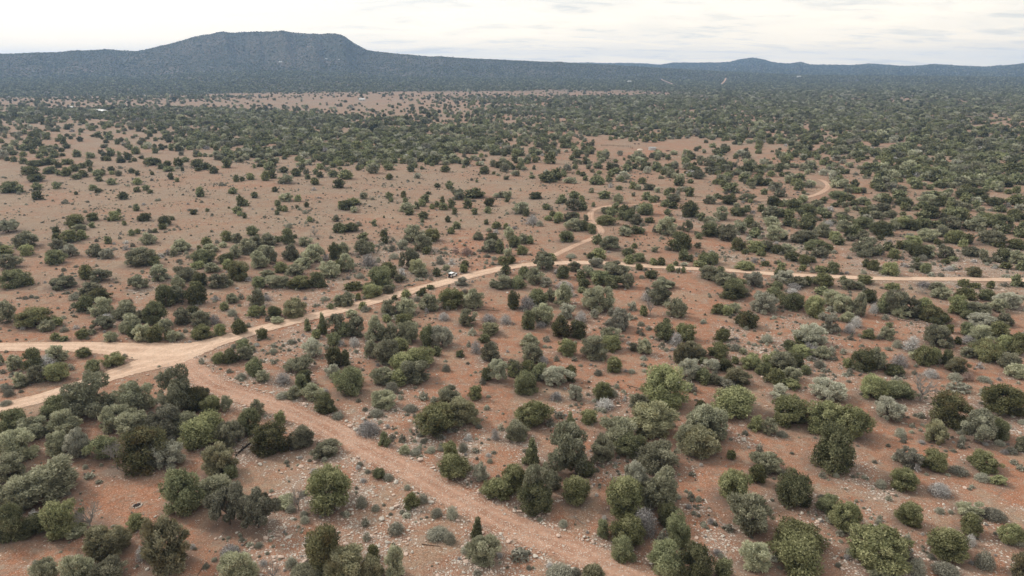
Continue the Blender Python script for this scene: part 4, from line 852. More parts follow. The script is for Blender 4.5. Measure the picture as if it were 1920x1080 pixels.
# ------------------------------------------------------------------ countless things: one object each, instanced on its own points
def scatter(name, pts, rot, scl, idx, sources, label, cat):
    """pts (n,3), scl (n,3); sources: visible objects whose shapes are repeated"""
    me = bpy.data.meshes.new(name); n = len(pts)
    me.vertices.add(n); me.vertices.foreach_set('co', np.asarray(pts, np.float32).ravel())
    for nm, arr, ty, key in (('rot', rot, 'FLOAT_VECTOR', 'vector'), ('scl', scl, 'FLOAT_VECTOR', 'vector')):
        a = me.attributes.new(nm, ty, 'POINT'); a.data.foreach_set(key, np.asarray(arr, np.float32).ravel())
    a = me.attributes.new('which', 'INT', 'POINT'); a.data.foreach_set('value', np.asarray(idx, np.int32))
    o = link(name, me)
    ng = bpy.data.node_groups.new(name + '_nodes', 'GeometryNodeTree')
    ng.interface.new_socket('Geometry', in_out='INPUT', socket_type='NodeSocketGeometry')
    ng.interface.new_socket('Geometry', in_out='OUTPUT', socket_type='NodeSocketGeometry')
    gi = ng.nodes.new('NodeGroupInput'); go = ng.nodes.new('NodeGroupOutput')
    def attr(nm, ty):
        a = ng.nodes.new('GeometryNodeInputNamedAttribute'); a.data_type = ty; a.inputs['Name'].default_value = nm
        return a.outputs['Attribute']
    r, s, wh = attr('rot', 'FLOAT_VECTOR'), attr('scl', 'FLOAT_VECTOR'), attr('which', 'INT')
    jn = ng.nodes.new('GeometryNodeJoinGeometry')
    for k, src in enumerate(sources):
        oi = ng.nodes.new('GeometryNodeObjectInfo'); oi.transform_space = 'ORIGINAL'
        oi.inputs['Object'].default_value = src; oi.inputs['As Instance'].default_value = True
        cmp = ng.nodes.new('FunctionNodeCompare'); cmp.data_type = 'INT'; cmp.operation = 'EQUAL'
        ng.links.new(wh, cmp.inputs[2]); cmp.inputs[3].default_value = k
        ip = ng.nodes.new('GeometryNodeInstanceOnPoints')
        e2r = ng.nodes.new('FunctionNodeEulerToRotation')
        ng.links.new(r, e2r.inputs[0])
        ng.links.new(gi.outputs[0], ip.inputs['Points']); ng.links.new(cmp.outputs[0], ip.inputs['Selection'])
        ng.links.new(oi.outputs['Geometry'], ip.inputs['Instance']); ng.links.new(e2r.outputs[0], ip.inputs['Rotation']); ng.links.new(s, ip.inputs['Scale'])
        ng.links.new(ip.outputs[0], jn.inputs[0])
    ng.links.new(jn.outputs[0], go.inputs[0])
    md = o.modifiers.new('scatter', 'NODES'); md.node_group = ng
    return tag(o, label, cat, kind='stuff')
def find_src(kind_letter, lod):
    """an object of the photo already standing whose mesh is one of these prototypes"""
    ms = [parts[0][1] for parts in protos(kind_letter, lod)]
    res = []
    for m_ in ms:
        for o in col.objects:
            if o.data == m_: res.append(o); break
    return res
SRC, SRC_K = [], []
for k in 'JJKOGWPYS':
    if k == 'J' and 'J' in SRC_K: continue
    for o in find_src(k, 2) or []:
        SRC.append(o); SRC_K.append(k)
if len(SRC) < 4:
    for k in 'JOGP':
        for o in find_src(k, 1)[:2]: SRC.append(o); SRC_K.append(k)
print('sources', SRC_K, 'things', len(things), 'rest', len(rest))
SK = np.array(SRC_K)
def pick(letters, g):
    out_ = np.zeros(len(letters), int)
    for l in set(letters):
        c = np.where(SK == l)[0]
        if len(c) == 0: c = np.where(SK == {'C': 'J', 'K': 'J', 'T': 'P', 'Y': 'G', 'W': 'G', 'P': 'J', 'S': 'G', 'U': 'G', 'R': 'G', 'D': 'G'}.get(l, 'J'))[0]
        if len(c) == 0: c = np.arange(len(SK))
        m_ = letters == l; out_[m_] = g.choice(c, m_.sum())
    return out_
g = np.random.default_rng(11)
# (a) the smaller plants of the photo past the ones built one by one
PX = [p for p in rest if p['kind'] not in ('scrub_bush',)]
pts = [(p['X'], p['Y'], float(ground_h(p['X'], p['Y'])) - 0.05) for p in PX]
scl = [(p['a'] * 1.05, p['a'] * 1.05, p['b'] * 1.05) for p in PX]
let = [p['k'] for p in PX]
# (b) woodland by how thick it stands
CY = np.array([c[0] for c in COVER]); CG = np.array([[int(ch) for ch in c[1]] for c in COVER], float) / 9 * 0.96
def cover_at(x, y, z):
    X, Y, Z = to_px(x, y, z)
    fi = np.clip(np.interp(Y, CY, np.arange(len(CY))), 0, len(CY) - 1.001); fj = np.clip(X / 60 - 0.5, 0, 30.999)
    i = np.floor(fi).astype(int); j = np.floor(fj).astype(int); a = fi - i; b = fj - j
    c = CG[i, j] * (1 - a) * (1 - b) + CG[i + 1, j] * a * (1 - b) + CG[i, j + 1] * (1 - a) * b + CG[i + 1, j + 1] * a * b
    return c, X, Y
def wood(r0, r1, n, size, hill_ok=False):
    r = np.sqrt(g.uniform(r0 * r0, r1 * r1, n)); a = g.uniform(R(-42), R(42), n)
    x, y = r * np.sin(a), r * np.cos(a); z = ground_h(x, y)
    c, X, Y = cover_at(x, y, z)
    area_tot = R(84) / 2 * (r1 * r1 - r0 * r0)
    # clumping
    cl = 0.5 + 0.5 * np.sin(x * 0.031 + 2 * np.sin(y * 0.023)) * np.sin(y * 0.019 + 1.7 * np.sin(x * 0.017))
    c = np.clip(c * (0.70 + 0.55 * cl), 0, 0.985)
    tand = CAM_H / r
    A = size * (size * 0.62 / tand + size) * (0.95 - 0.42 * c)           # ground hidden behind one crown
    want = -np.log(1 - c) / A                               # crowns per square metre
    want = np.minimum(want, 1 / (size * size * 0.62))
    keep = g.uniform(0, 1, n) < want * area_tot / n
    keep &= (Y < 492)
    return x[keep], y[keep], z[keep]
# keep clear of roads, tank yard and bare strips
STRIPS = [([hit_top(*p0), hit_top(*p1)], wd)
          for (p0, p1, wd) in (((1352.5, 159.5), (1361.5, 147), 11), ((1239, 148.5), (1262, 159), 12))]
def clear_strips(x, y):
    ok = np.ones(len(x), bool)
    for path, wd in STRIPS: ok &= seg_dist(x, y, path) > wd
    return ok
def clear_of(x, y, rad_=4.5):
    d = seg_dist(x, y, [(q[0], q[1]) for q in ROADS['track'][::3]])
    ok = d > rad_
    for nm in ('main', 'west'): ok &= seg_dist(x, y, [(q[0], q[1]) for q in ROADS[nm][::3]]) > 6
    ok &= clear_strips(x, y)
    X, Y, Z = to_px(x, y, ground_h(x, y))
    ok &= ~((X > 1120) & (X < 1275) & (Y > 267) & (Y < 290))
    return ok
for r0, r1, n, sz in ((255, 450, 9000, 4.0), (450, 700, 60000, 5.2), (700, 1300, 120000, 5.4), (1300, 2500, 240000, 5.6), (2500, 4900, 330000, 6.8)):
    x, y, z = wood(r0, r1, n, sz)
    ok = clear_of(x, y) & (mesa_z(x, y) < z + 1)
    x, y, z = x[ok], y[ok], z[ok]
    print('wood', r0, len(x))
    for xi, yi, zi in zip(x, y, z): pts.append((xi, yi, zi - 0.05))
    a = sz / 2 * g.lognormal(0.0, 0.27, len(x)) * 0.95; b = a * g.uniform(0.55, 0.95, len(x))
    scl += list(zip(a, a * g.uniform(0.85, 1.15, len(x)), b))
    let += list(g.choice(list('JOGKPWYS'), len(x), p=[.36, .19, .20, .08, .08, .05, .02, .02]))
# (c) mesa and far hill slopes
for fn, r0, r1, n, sz in ((mesa_z, 2450, 5100, 150000, 5.0), (far_z, 4800, 8700, 90000, 8.0)):
    r = np.sqrt(g.uniform(r0 * r0, r1 * r1, n)); a_ = g.uniform(R(-44), R(42), n)
    x, y = r * np.sin(a_), r * np.cos(a_); z = fn(x, y); gg = ground_h(x, y)
    oth = far_z(x, y) if fn is mesa_z else mesa_z(x, y)
    ok = (z > gg - 0.5) & (z > oth) & clear_strips(x, y); x, y, z = x[ok], y[ok], z[ok]
    if fn is mesa_z:
        X, Y, Z = to_px(x, y, z); ok = (g.uniform(0, 1, len(x)) < np.where(Y < 118, 0.7, 1.0) * (0.75 + 0.25 * np.sin(x * .011) * np.sin(y * .013))) & ~((np.abs(X - 411 - (128 - Y) * 0.3) < 2.6) & (Y > 123) & (Y < 133)); x, y, z = x[ok], y[ok], z[ok]
    pts += list(zip(x, y, z - 0.3)); a = sz / 2 * g.lognormal(0, 0.25, len(x)); b = a * g.uniform(.5, .8, len(x))
    scl += list(zip(a, a, b)); let += list(g.choice(list('JOGK'), len(x), p=[.5, .15, .25, .10]))
n = len(pts); rot = np.zeros((n, 3)); rot[:, 2] = g.uniform(0, 6.28, n)
scatter('far_woodland', np.array(pts), rot, np.array(scl), pick(np.array(let), g), SRC, 'dense juniper woodland fading over the plain and the mesa slopes', 'woodland')
print('woodland points', n)

# low dry scrub between the trees
US = find_src('U', 2)[:2] + find_src('U', 1)[:3]; SS = find_src('S', 1)[:2]
src2 = US + SS
n = 85000
r = 85 + (640 - 85) * g.uniform(0, 1, n) ** 0.72; a_ = g.uniform(R(-41), R(41), n)
x, y = r * np.sin(a_), r * np.cos(a_)
tn, stn, _ = ground_masks(x, y)
cl = 0.5 + 0.5 * np.sin(x * 0.11 + 2 * np.sin(y * 0.07)) * np.sin(y * 0.09 + 1.3 * np.sin(x * 0.06))
keep = g.uniform(0, 1, n) < np.clip(0.05 + 0.9 * stn * cl + 0.6 * cl ** 3, 0, 1)
for nm in ROADS: keep &= seg_dist(x, y, [(q[0], q[1]) for q in ROADS[nm][::3]]) > 3.9
cx, cy, _t = hit(240, 925); keep &= np.hypot(x - cx, y - cy) > 7
x, y, r = x[keep], y[keep], r[keep]
s = g.lognormal(-1.15, 0.58, len(x)) * np.where(r > 300, 0.8, 1.0) * np.where(r > 300, 1.15, 1.0)
fx = [p for p in rest if p['kind'] == 'scrub_bush']
x = np.concatenate([x, [p['X'] for p in fx]]); y = np.concatenate([y, [p['Y'] for p in fx]]); s = np.concatenate([s, [p['a'] for p in fx]])
P3 = np.stack([x, y, ground_h(x, y) - 0.02], 1); n = len(x)
rot = np.zeros((n, 3)); rot[:, 2] = g.uniform(0, 6.28, n)
idx = np.where(g.uniform(0, 1, n) < 0.87, g.integers(0, len(US), n), len(US) + g.integers(0, max(1, len(SS)), n))
scatter('low_scrub', P3, rot, np.stack([s, s, s * g.uniform(.45, .9, n)], 1), idx, src2, 'low dry scrub and tufts scattered between the trees', 'scrub')

# ------------------------------------------------------------------ boulders, then countless chips of the same stone
def rock_mesh(seed, sub=2, flat=0.6):
    g_ = np.random.default_rng(seed); v, f = ico(sub)
    for _ in range(7):
        d = g_.normal(0, 1, 3); d /= np.linalg.norm(d); k = g_.uniform(0.45, 0.85)
        s_ = v @ d; v = v - np.outer(np.maximum(0, s_ - k), d)
    v = v * np.array([1, g_.uniform(.65, .95), flat]) + g_.normal(0, 0.02, v.shape); v[:, 2] += flat * 0.55
    return mesh_np('boulder', v, [f])
RK = []
for s_ in range(6):
    me = rock_mesh(40 + s_, 2 if s_ < 4 else 1); me.materials.append(M['stone'] if s_ % 2 == 0 else M['pinkstone']); RK.append(me)
BOUL = [(488, 873, 12, 'largest pale stone of the heap below the fallen charred branch'), (481, 867, 7, 'small pale stone behind the largest of the stone heap'), (497, 868, 7, 'small pale stone right of the largest of the stone heap'),
        (571, 760, 12, 'pinkish boulder on the upper verge of the rocky track'), (1847, 983, 8, 'lone white rounded rock beside a small olive juniper, lower right'),
        (498, 1012, 15, 'broad flat pale boulder on stones below the open-crowned pines'), (508, 1006, 8, 'smaller pale boulder right of the broad flat one'),
        (1115, 1003, 9, 'pinkish slab on the upper verge of the rocky track near the bottom'), (815, 937, 8, 'white stone at the left verge where the rocky track widens'), (1147, 1042, 6, 'white stone touching the dark juniper at the lower track verge'),
        (1395, 826, 16, 'flat pale rock outcrop right of the golden green bush'), (835, 972, 8, 'pale block among stones left of the lower track'), (1390, 991, 9, 'low pale rock on red soil left of the pale round bush'),
        (925, 1040, 8, 'pale slab at the left verge below the small cone juniper'), (1636, 766, 7, 'small white rock on red soil by the pale bush, right'), (1205, 893, 7, 'flat white stone between two bushes, centre')]
for i, (x, y, wd, lb) in enumerate(BOUL):
    X, Y, t = hit(x, y - 1); sz = wd * float(t) / 1280 / 2
    o = bpy.data.objects.new('boulder', RK[i % 4]); col.objects.link(o)
    o.location = (float(X), float(Y), float(ground_h(X, Y)) - sz * 0.12); o.scale = (sz, sz, sz); o.rotation_euler = (0, 0, i * 1.7)
    tag(o, lb, 'boulder', 'pale boulders on the red ground')
small = []
for i, (x, y) in enumerate(((1016, 978), (1037, 1037))):
    X, Y, t = hit(x, y)
    o = bpy.data.objects.new('boulder', RK[4 + i]); col.objects.link(o); o.scale = (.28, .28, .28)
    o.location = (float(X), float(Y), float(ground_h(X, Y))); small.append(o)
    tag(o, ['small loose stone on the rocky track, the upper of two', 'small loose stone on the rocky track, the lower of two'][i], 'boulder', 'pale boulders on the red ground')
n = 150000
r = 84 + 330 * g.uniform(0, 1, n) ** 1.1; a_ = g.uniform(R(-41), R(41), n); x, y = r * np.sin(a_), r * np.cos(a_)
tn, stn, _ = ground_masks(x, y)
dr = seg_dist(x, y, [(q[0], q[1]) for q in ROADS['rocky'][::4]])
pz = np.clip(stn ** 2 * 1.1 * (0.35 + 0.9 * (np.sin(x * .8 + 3 * np.sin(y * .35)) * np.sin(y * .6 + 2 * np.sin(x * .3)) > -.1)), 0, 1) + 0.02; pz = np.where(dr < 3.2, 0.16, pz); pz = pz + 0.85 * np.exp(-((dr - 3.7) / 0.7) ** 2) * (g.uniform(0, 1, n) < .6)
for nm in ('main', 'west', 'south'): pz = np.where(seg_dist(x, y, [(q[0], q[1]) for q in ROADS[nm][::4]]) < 3.6, 0, pz)
cx, cy, _t = hit(240, 925); pz = np.where(np.hypot(x - cx, y - cy) < 6, pz * 0.1, pz)
keep = g.uniform(0, 1, n) < pz; x, y, dr = x[keep], y[keep], dr[keep]; n = len(x)
s = np.clip(g.lognormal(-1.95, 0.62, n), 0.05, 0.75); s = np.where(dr < 3.0, s * 0.75, s)
P3 = np.stack([x, y, ground_h(x, y) + np.where(dr < 4, 0.04, 0) - s * 0.1], 1); rot = np.zeros((n, 3)); rot[:, 2] = g.uniform(0, 6.28, n); rot[:, 0] = g.normal(0, .2, n)
scatter('loose_stones', P3, rot, np.stack([s, s, s * g.uniform(.5, 1, n)], 1), g.integers(0, 2, n), small, 'loose pale limestone chips strewn over the ground', 'stones')
print('stones', n)

# ------------------------------------------------------------------ built objects
import bmesh
class BM:
    def __init__(s): s.b = bmesh.new()
    def box(s, c, d, bev=0.0, rz=0.0):
        r_ = bmesh.ops.create_cube(s.b, size=1.0); vs = r_['verts']
        bmesh.ops.scale(s.b, vec=d, verts=vs)
        if rz: bmesh.ops.rotate(s.b, matrix=__import__('mathutils').Matrix.Rotation(rz, 3, 'Z'), verts=vs)
        bmesh.ops.translate(s.b, vec=c, verts=vs)
        if bev:
            es = list({e for v in vs for e in v.link_edges}); bmesh.ops.bevel(s.b, geom=es, offset=bev, segments=2, affect='EDGES')
        return s
    def prism(s, prof, y0, y1, inset=0.0):
        """side profile (x, z) extruded from y0 to y1"""
        a = [s.b.verts.new((x, y0, z)) for x, z in prof]; c = [s.b.verts.new((x, y1, z)) for x, z in prof]
        n = len(prof); s.b.faces.new(a[::-1]); s.b.faces.new(c)
        for i in range(n): s.b.faces.new((a[i], a[(i + 1) % n], c[(i + 1) % n], c[i]))
        return s
    def cyl(s, p, q, r0, r1=None, k=16):
        co, qd = tube([p, ((p[0] + q[0]) / 2, (p[1] + q[1]) / 2, (p[2] + q[2]) / 2), q], [r0, ((r1 or r0) + r0) / 2, r1 or r0], k)
        vs = [s.b.verts.new(v) for v in co]
        for f in qd: s.b.faces.new([vs[i] for i in f])
        s.b.faces.new(vs[:k]); s.b.faces.new(vs[-k:][::-1]); return s
    def obj(s, name, mat, parent=None, bev=0.0):
        bmesh.ops.recalc_face_normals(s.b, faces=s.b.faces)
        if bev: bmesh.ops.bevel(s.b, geom=list(s.b.edges), offset=bev, segments=2, affect='EDGES', clamp_overlap=True)
        me = bpy.data.meshes.new(name); s.b.to_mesh(me); s.b.free(); return link(name, me, parent, [mat])
def empty(name, loc, rz=0):
    e = bpy.data.objects.new(name, None); col.objects.link(e); e.location = loc; e.rotation_euler = (0, 0, rz); e.empty_display_size = .5; return e
# white off-road car; forward is +x
X, Y, t = hit(849, 519.5); X, Y = float(X), float(Y)
car = empty('parked_car', (X, Y, float(ground_h(X, Y)) + 0.06), R(62))
tag(car, 'white boxy off-road car seen from behind on the pale dirt road', 'car')
BM().prism([(-2.05, .50), (-2.08, 1.12), (0.55, 1.16), (1.85, 1.10), (2.0, 1.0), (2.02, .55), (1.75, .5), (1.65, .86), (1.1, .86), (1.0, .48), (-1.0, .48), (-1.1, .86), (-1.68, .86), (-1.78, .5)], -.80, .80).obj('body', M['white_paint'], car, .03)
BM().prism([(-2.04, 1.14), (-1.93, 1.78), (0.20, 1.80), (0.62, 1.17)], -.72, .72).obj('cabin', M['glass'], car, .02)
BM().prism([(-1.98, 1.79), (-1.95, 1.90), (0.15, 1.92), (0.28, 1.80)], -.76, .76).obj('roof', M['white_paint'], car, .02)
for s_ in (-1, 1):
    for xx in (-2.0, -1.15, -.25, .48):
        dz = 0 if xx < .3 else 0
        BM().prism([(xx - .05 + .06, 1.14), (xx + .08, 1.80 if xx < .3 else 1.3), (xx + .17, 1.80 if xx < .3 else 1.3), (xx + .11, 1.14)] if xx < .3 else [(.50, 1.15), (.16, 1.82), (.26, 1.82), (.64, 1.15)], s_ * .725 - .012, s_ * .725 + .012).obj('window_pillar', M['white_paint'], car)
    for xx in (-1.38, 1.38):
        yy = s_ * .80
        wv = BM().cyl((xx, yy - .12, .41), (xx, yy + .12, .41), .41, k=24).obj('wheel', M['rubber'], car)
        BM().cyl((xx, yy + s_ * .10, .41), (xx, yy + s_ * .135, .41), .22, k=16).obj('rim', M['steel'], wv)
        BM().prism([(xx - .52, .80), (xx - .36, .96), (xx + .36, .96), (xx + .52, .80), (xx + .46, .76), (xx + .32, .90), (xx - .32, .90), (xx - .46, .76)], s_ * .78 if s_ > 0 else -.95, .95 if s_ > 0 else -.78).obj('fender', M['black'], car)
    BM().box((-2.09, s_ * .68, .95), (.06, .14, .26)).obj('tail_light', M['lamp_red'], car)
    BM().cyl((2.0, s_ * .55, .86), (2.05, s_ * .55, .86), .11).obj('headlight', M['lamp_clear'], car)
    BM().box((.55, s_ * .90, 1.24), (.10, .16, .18), .02).obj('mirror', M['black'], car)
BM().box((-2.16, 0, .58), (.16, 1.55, .20), .03).obj('bumper', M['black'], car)
BM().box((2.13, 0, .58), (.18, 1.5, .20), .03).obj('bumper', M['black'], car)
BM().cyl((-2.10, 0.05, 1.02), (-2.32, 0.05, 1.02), .38, k=24).obj('spare_wheel', M['rubber'], car)
BM().prism([(-2.062, 1.24), (-1.962, 1.70), (-1.952, 1.70), (-2.052, 1.24)], -.60, .60).obj('rear_window', M['black'], car)
BM().box((2.035, 0, .85), (.02, .70, .24)).obj('grille', M['black'], car)

# ring of stones for a camp fire
X, Y, t = hit(257, 948); X, Y = float(X), float(Y); z0 = float(ground_h(X, Y))
fr = empty('fire_ring', (X, Y, z0)); tag(fr, 'ring of pale stones round black ash in the red clearing', 'fire ring')
g_ = random.Random(5)
for i in range(13):
    a = i * 2 * math.pi / 13 + g_.uniform(-.08, .08); o = bpy.data.objects.new('stone', RK[i % 4]); col.objects.link(o); o.parent = fr
    s_ = g_.uniform(.17, .27); o.location = (.78 * math.cos(a), .78 * math.sin(a), 0); o.scale = (s_, s_, s_); o.rotation_euler = (0, 0, g_.uniform(0, 6))
BM().cyl((0, 0, 0.01), (0, 0, .06), .66, .55, 20).obj('ash_bed', M['ash'], fr)
o = bpy.data.objects.new('boulder', RK[1]); col.objects.link(o); X2, Y2, t = hit(249, 943); o.location = (float(X2), float(Y2), float(ground_h(X2, Y2))); o.scale = (.3, .22, .2)
tag(o, 'small grey stone just behind the fire ring', 'boulder', 'pale boulders on the red ground')

# fallen wood
def fallen(pxs, r0, mat, name, label, twigs=5, seed=0):
    pw = [hit(*q) for q in pxs]; P = [np.array([float(q[0]), float(q[1]), float(ground_h(q[0], q[1])) + r0 * .9]) for q in pw]
    base = P[0].copy(); P = [q - base for q in P]
    g__ = np.random.default_rng(seed); geo = Geo()
    co, q = tube(P, np.linspace(r0, r0 * .35, len(P)), 8); geo.add(co, q)
    for i in range(twigs):
        k = g__.integers(0, len(P) - 1); t_ = g__.uniform(0, 1); s0 = P[k] * (1 - t_) + P[k + 1] * t_
        d = g__.normal(0, 1, 3); d[2] = abs(d[2]) * .5; d /= np.linalg.norm(d); e = s0 + d * g__.uniform(.5, 1.5)
        co, q = tube([s0, (s0 + e) / 2 + g__.normal(0, .08, 3), e], [r0 * .4, r0 * .28, r0 * .12], 5); geo.add(co, q)
    o = link(name, geo.mesh(name), mats=[mat]); o.location = base
    return tag(o, label, 'fallen wood')
fallen([(470, 832), (462, 838), (453, 845), (442, 857)], .22, M['char'], 'fallen_branch', 'charred black fallen branch among pale stones left of a mottled juniper', 12, 1)
fallen([(472, 813), (462, 820), (449, 826)], .09, M['grey_bark'], 'fallen_branch', 'long pale bleached stick leaning by the mottled juniper', 1, 2)
fallen([(388, 1055), (379, 1066), (370, 1080)], .10, M['oldwood'], 'fallen_log', 'thin straight log lying on red soil at the bottom edge, left', 0, 3)
fallen([(464, 1018), (456, 1024)], .16, M['oldwood'], 'fallen_log', 'short thick dark log above the pale twiggy bush', 0, 4)
fallen([(791, 1021), (808, 1023), (825, 1025)], .09, M['oldwood'], 'fallen_log', 'brown log lying level on the stones left of the track', 2, 5)
fallen([(1076, 969), (1084, 975), (1092, 982)], .07, M['grey_bark'], 'fallen_branch', 'bleached branch on the ground above the lower rocky track', 4, 6)
fallen([(1348, 978), (1358, 985), (1369, 992)], .08, M['grey_bark'], 'fallen_branch', 'bleached branch on red soil left of the pale round bush', 6, 7)
fallen([(1176, 723), (1195, 728), (1218, 731)], .10, M['oldwood'], 'fallen_log', 'dark fallen trunk beside the large olive juniper, upper slope', 5, 8)
fallen([(880, 584), (905, 581), (938, 583)], .10, M['char'], 'fallen_branch', 'dark fallen trunk behind two silver-grey shrubs', 7, 9)
fallen([(1690, 601), (1712, 604), (1735, 607)], .10, M['oldwood'], 'fallen_log', 'dark fallen trunk below the right thicket', 5, 10)

# stock tank yard
X, Y, t = hit(1223, 281); X, Y = float(X), float(Y); z0 = float(ground_h(X, Y))
tk = empty('water_tank', (X, Y, z0)); tag(tk, 'round pale metal water tank in the far red clearing', 'water tank')
b = BM(); b.cyl((0, 0, 0), (0, 0, 2.5), 3.7, k=40); b.obj('tank_wall', M['galv'], tk)
co, q = tube([(3.74 * math.cos(a), 3.74 * math.sin(a), 2.5) for a in np.linspace(0, 2 * math.pi, 41)], [.07] * 41, 6); ge = Geo(); ge.add(co, q); link('rim', ge.mesh('rim'), tk, [M['steel']])
BM().cyl((0, 0, 2.5), (0, 0, 2.52), 3.6, k=40).obj('water_surface', M['water'], tk)
for zz_ in (.8, 1.65):
    co, q = tube([(3.72 * math.cos(a), 3.72 * math.sin(a), zz_) for a in np.linspace(0, 2 * math.pi, 41)], [.04] * 41, 5); ge = Geo(); ge.add(co, q); link('hoop', ge.mesh('hoop'), tk, [M['steel']])
X, Y, t = hit(1212.5, 277.5); pl = empty('post', (float(X), float(Y), float(ground_h(X, Y)))); tag(pl, 'thin tall pole standing left of the pale water tank', 'pole')
BM().cyl((0, 0, 0), (0, 0, 6.0), .10, .07, 8).obj('shaft', M['steel'], pl); BM().box((0, 0, 6.05), (.5, .1, .12)).obj('crosspiece', M['steel'], pl)
# corral fence of old posts and rails
fp = [hit(*q) for q in ((1127, 274.2), (1145, 274), (1163, 275.5), (1178, 276), (1187, 279.5))]
fp = [(float(q[0]), float(q[1])) for q in fp]; fs = spline(fp, [0] * len(fp), 2.6)
fe = empty('corral_fence', (fs[0][0], fs[0][1], float(ground_h(fs[0][0], fs[0][1])))); tag(fe, 'long low dark corral fence left of the pale water tank', 'fence')
rl = Geo()
for zz_ in (.5, .95, 1.4):
    P = [(q[0] - fs[0][0], q[1] - fs[0][1], float(ground_h(q[0], q[1])) - fe.location.z + zz_) for q in fs]; co, q = tube(P, [.07] * len(P), 5); rl.add(co, q)
link('rails', rl.mesh('rails'), fe, [M['oldwood']])
for i, q in enumerate(fs):
    if i % 2: continue
    zb = float(ground_h(q[0], q[1])) - fe.location.z; BM().cyl((q[0] - fs[0][0], q[1] - fs[0][1], zb), (q[0] - fs[0][0], q[1] - fs[0][1], zb + (3.0 if i == 12 else 1.7)), .12, .10, 6).obj('fence_post', M['oldwood'], fe)
# low steel trailer with a frame and wheels
X, Y, t = hit(1252, 283.5); tr = empty('farm_trailer', (float(X), float(Y), float(ground_h(X, Y))), R(8)); tag(tr, 'low dark rusty farm trailer right of the pale water tank', 'trailer')
BM().box((0, 0, .75), (5.0, 2.0, .16)).obj('deck', M['rust'], tr); BM().box((3.2, 0, .7), (1.5, .12, .12)).obj('drawbar', M['rust'], tr)
for sx in (-1.9, 0, 1.9):
    for sy in (-.95, .95): BM().box((sx, sy, 1.2), (.10, .10, .75)).obj('stake', M['rust'], tr)
for sx in (-.6, .6):
    for sy in (-1.1, 1.1): BM().cyl((sx, sy - .1, .42), (sx, sy + .1, .42), .42, k=16).obj('wheel', M['rubber'], tr)
X, Y, t = hit(1200, 281.5); pile = Geo(); v, f = ICO2; gq = np.random.default_rng(3)
pile.add(v * np.array([3.0, 2.2, 1.3]) * (1 + gq.normal(0, .05, (len(v), 1))), t=f); o = link('sand_pile', pile.mesh('sand_pile', True), mats=[M['sand']]); o.location = (float(X), float(Y), float(ground_h(X, Y)) + .1)
tag(o, 'pale heap of earth left of the water tank', 'earth heap')

def cow(name, pos, rz, label, graze):
    """standing cow; forward +x"""
    me = bpy.data.meshes.new('body'); V, E, S = [], [], []
    def v(p, r): V.append(p); S.append(r); return len(V) - 1
    def chain(prev, seq):
        for p, r in seq:
            i = v(p, r); E.append((prev, i)); prev = i
        return prev
    pel = v((-.75, 0, 1.10), (.30, .34))
    mid = chain(pel, [((-.25, 0, 1.02), (.36, .42))]); sh = chain(mid, [((.40, 0, 1.05), (.31, .40))])
    if graze: hd = chain(sh, [((.80, 0, 1.0), (.17, .22)), ((1.12, 0, .62), (.12, .15)), ((1.30, 0, .36), (.12, .12)), ((1.46, 0, .16), (.07, .07))])
    else: hd = chain(sh, [((.82, 0, 1.28), (.16, .21)), ((1.10, 0, 1.42), (.13, .15)), ((1.36, 0, 1.30), (.11, .11)), ((1.56, 0, 1.18), (.075, .075))])
    for s_ in (-1, 1):
        chain(sh, [((.42, s_ * .20, .72), (.12, .12)), ((.42, s_ * .20, .42), (.07, .07)), ((.40, s_ * .20, .12), (.045, .045)), ((.43, s_ * .20, .02), (.06, .06))])
        chain(pel, [((-.80, s_ * .20, .80), (.16, .15)), ((-.72, s_ * .20, .60), (.09, .09)), ((-.86, s_ * .20, .42), (.06, .06)), ((-.82, s_ * .20, .12), (.045, .045)), ((-.79, s_ * .20, .02), (.06, .06))])
    chain(pel, [((-1.06, 0, 1.12), (.05, .05)), ((-1.12, 0, .75), (.025, .025)), ((-1.12, 0, .45), (.045, .045))])
    me.from_pydata(V, E, []); o = bpy.data.objects.new(name, me); col.objects.link(o); me.materials.append(M['hide'])
    md = o.modifiers.new('skin', 'SKIN'); sk = me.skin_vertices[0].data
    for i, r_ in enumerate(S): sk[i].radius = r_
    sk[0].use_root = True
    o.modifiers.new('sub', 'SUBSURF').levels = 1; o.modifiers['sub'].render_levels = 2
    o.location = pos; o.rotation_euler = (0, 0, rz); tag(o, label, 'cow', 'black cattle in the far clearing')
    hp = (1.20, 0, .56) if graze else (1.16, 0, 1.5)
    for s_ in (-1, 1): BM().cyl((hp[0], s_ * .10, hp[2]), (hp[0] - .05, s_ * .28, hp[2] + .02), .06, .02, 8).obj('ear', M['hide'], o)
for (x, y, rz, lb, gz_) in ((1190.5, 271.3, R(190), 'black cow standing under a tree in the far clearing, the left of two', False), (1197.5, 271.3, R(10), 'black cow grazing in the far clearing, the right of two', True)):
    X, Y, t = hit(x, y); cow('cow', (float(X), float(Y), float(ground_h(X, Y))), rz, lb, gz_)

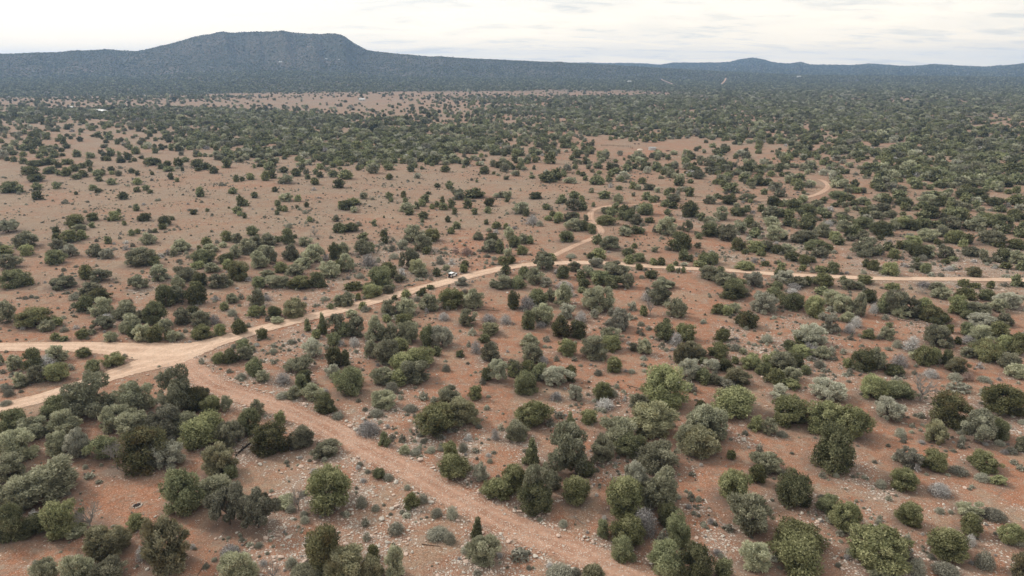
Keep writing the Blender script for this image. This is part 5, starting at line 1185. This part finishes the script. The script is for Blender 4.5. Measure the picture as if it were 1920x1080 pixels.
# far buildings
def house(px_, py_, L, Wd, H, rz, label, zfn=ground_h, name='far_house'):
    dx, dy, dz = ray(px_, py_)
    t = CAM_H / max(1e-3, -dz) if dz < 0 else 3000
    lo, hi = 800.0, 9000.0
    for t_ in np.arange(1200, 9000, 20.0):
        if CAM_H + dz * t_ < float(top_z(np.array(dx * t_), np.array(dy * t_))): t = t_; break
    X, Y = float(dx * t), float(dy * t); Z = float(top_z(np.array(X), np.array(Y)))
    e = empty(name, (X, Y, Z), rz); tag(e, label, 'house', 'pale far houses in the woodland')
    BM().box((0, 0, H / 2), (L, Wd, H)).obj('wall', M['wall_w'], e)
    b = BM(); y_ = Wd / 2 + .6; z_ = H
    vs = [b.b.verts.new(p) for p in ((-L / 2 - .5, -y_, z_), (L / 2 + .5, -y_, z_), (L / 2 + .5, 0, z_ + Wd * .28), (-L / 2 - .5, 0, z_ + Wd * .28), (-L / 2 - .5, y_, z_), (L / 2 + .5, y_, z_))]
    for f in ((0, 1, 2, 3), (3, 2, 5, 4), (0, 3, 4), (1, 5, 2), (0, 4, 5, 1)): b.b.faces.new([vs[i] for i in f])
    b.obj('roof', M['roof_w'], e)
    for k in (-.3, 0.05, .33): BM().box((k * L, -Wd / 2 - .02, H * .55), (1.4, .08, 1.2)).obj('window', M['glass'], e)
    BM().box((-.12 * L, -Wd / 2 - .02, 1.05), (1.0, .08, 2.1)).obj('door', M['oldwood'], e)
house(186, 211.5, 15, 9, 3.4, R(5), 'long pale house among trees at the left, the left of two roofs')
house(196, 213, 11, 8, 4.2, R(-25), 'pale house beside the longer one at the left')
house(133, 204, 9, 6, 2.8, 0, 'small white building on the open strip near the left edge')
house(679, 189.5, 14, 8, 3.5, R(3), 'white building on the tan strip left of centre')
house(1180, 154.5, 17, 10, 4.5, 0, 'white roofed building in the woodland right of centre')
house(1498, 145, 22, 11, 5, 0, 'wide white roofed building below the right hand hills')
house(526, 119.5, 16, 9, 4.5, R(4), 'white building at the foot of the mesa cliff')
house(612, 113, 10, 7, 3.5, R(-8), 'pale house on the mesa slope, right of the white building')
house(636, 115, 9, 7, 3.2, R(8), 'small pale house right of the other on the mesa slope')

# ------------------------------------------------------------------ air
HAZE = 8.5e-5
b = BM(); b.box((0, 0, 175), (25000, 25000, 372)); 
me = bpy.data.meshes.new('haze'); b.b.to_mesh(me); b.b.free()
m, N = new_mat('thin_haze')
pv = N.n('ShaderNodeVolumePrincipled', ins={'Color': (0.40, 0.63, 1.0, 1), 'Density': HAZE, 'Anisotropy': 0.2})
mo = N.n('ShaderNodeOutputMaterial'); N.t.links.new(pv.outputs[0], mo.inputs['Volume'])
hz = link('haze', me, mats=[m]); tag(hz, 'thin blue haze over the distance', 'haze', kind='stuff')
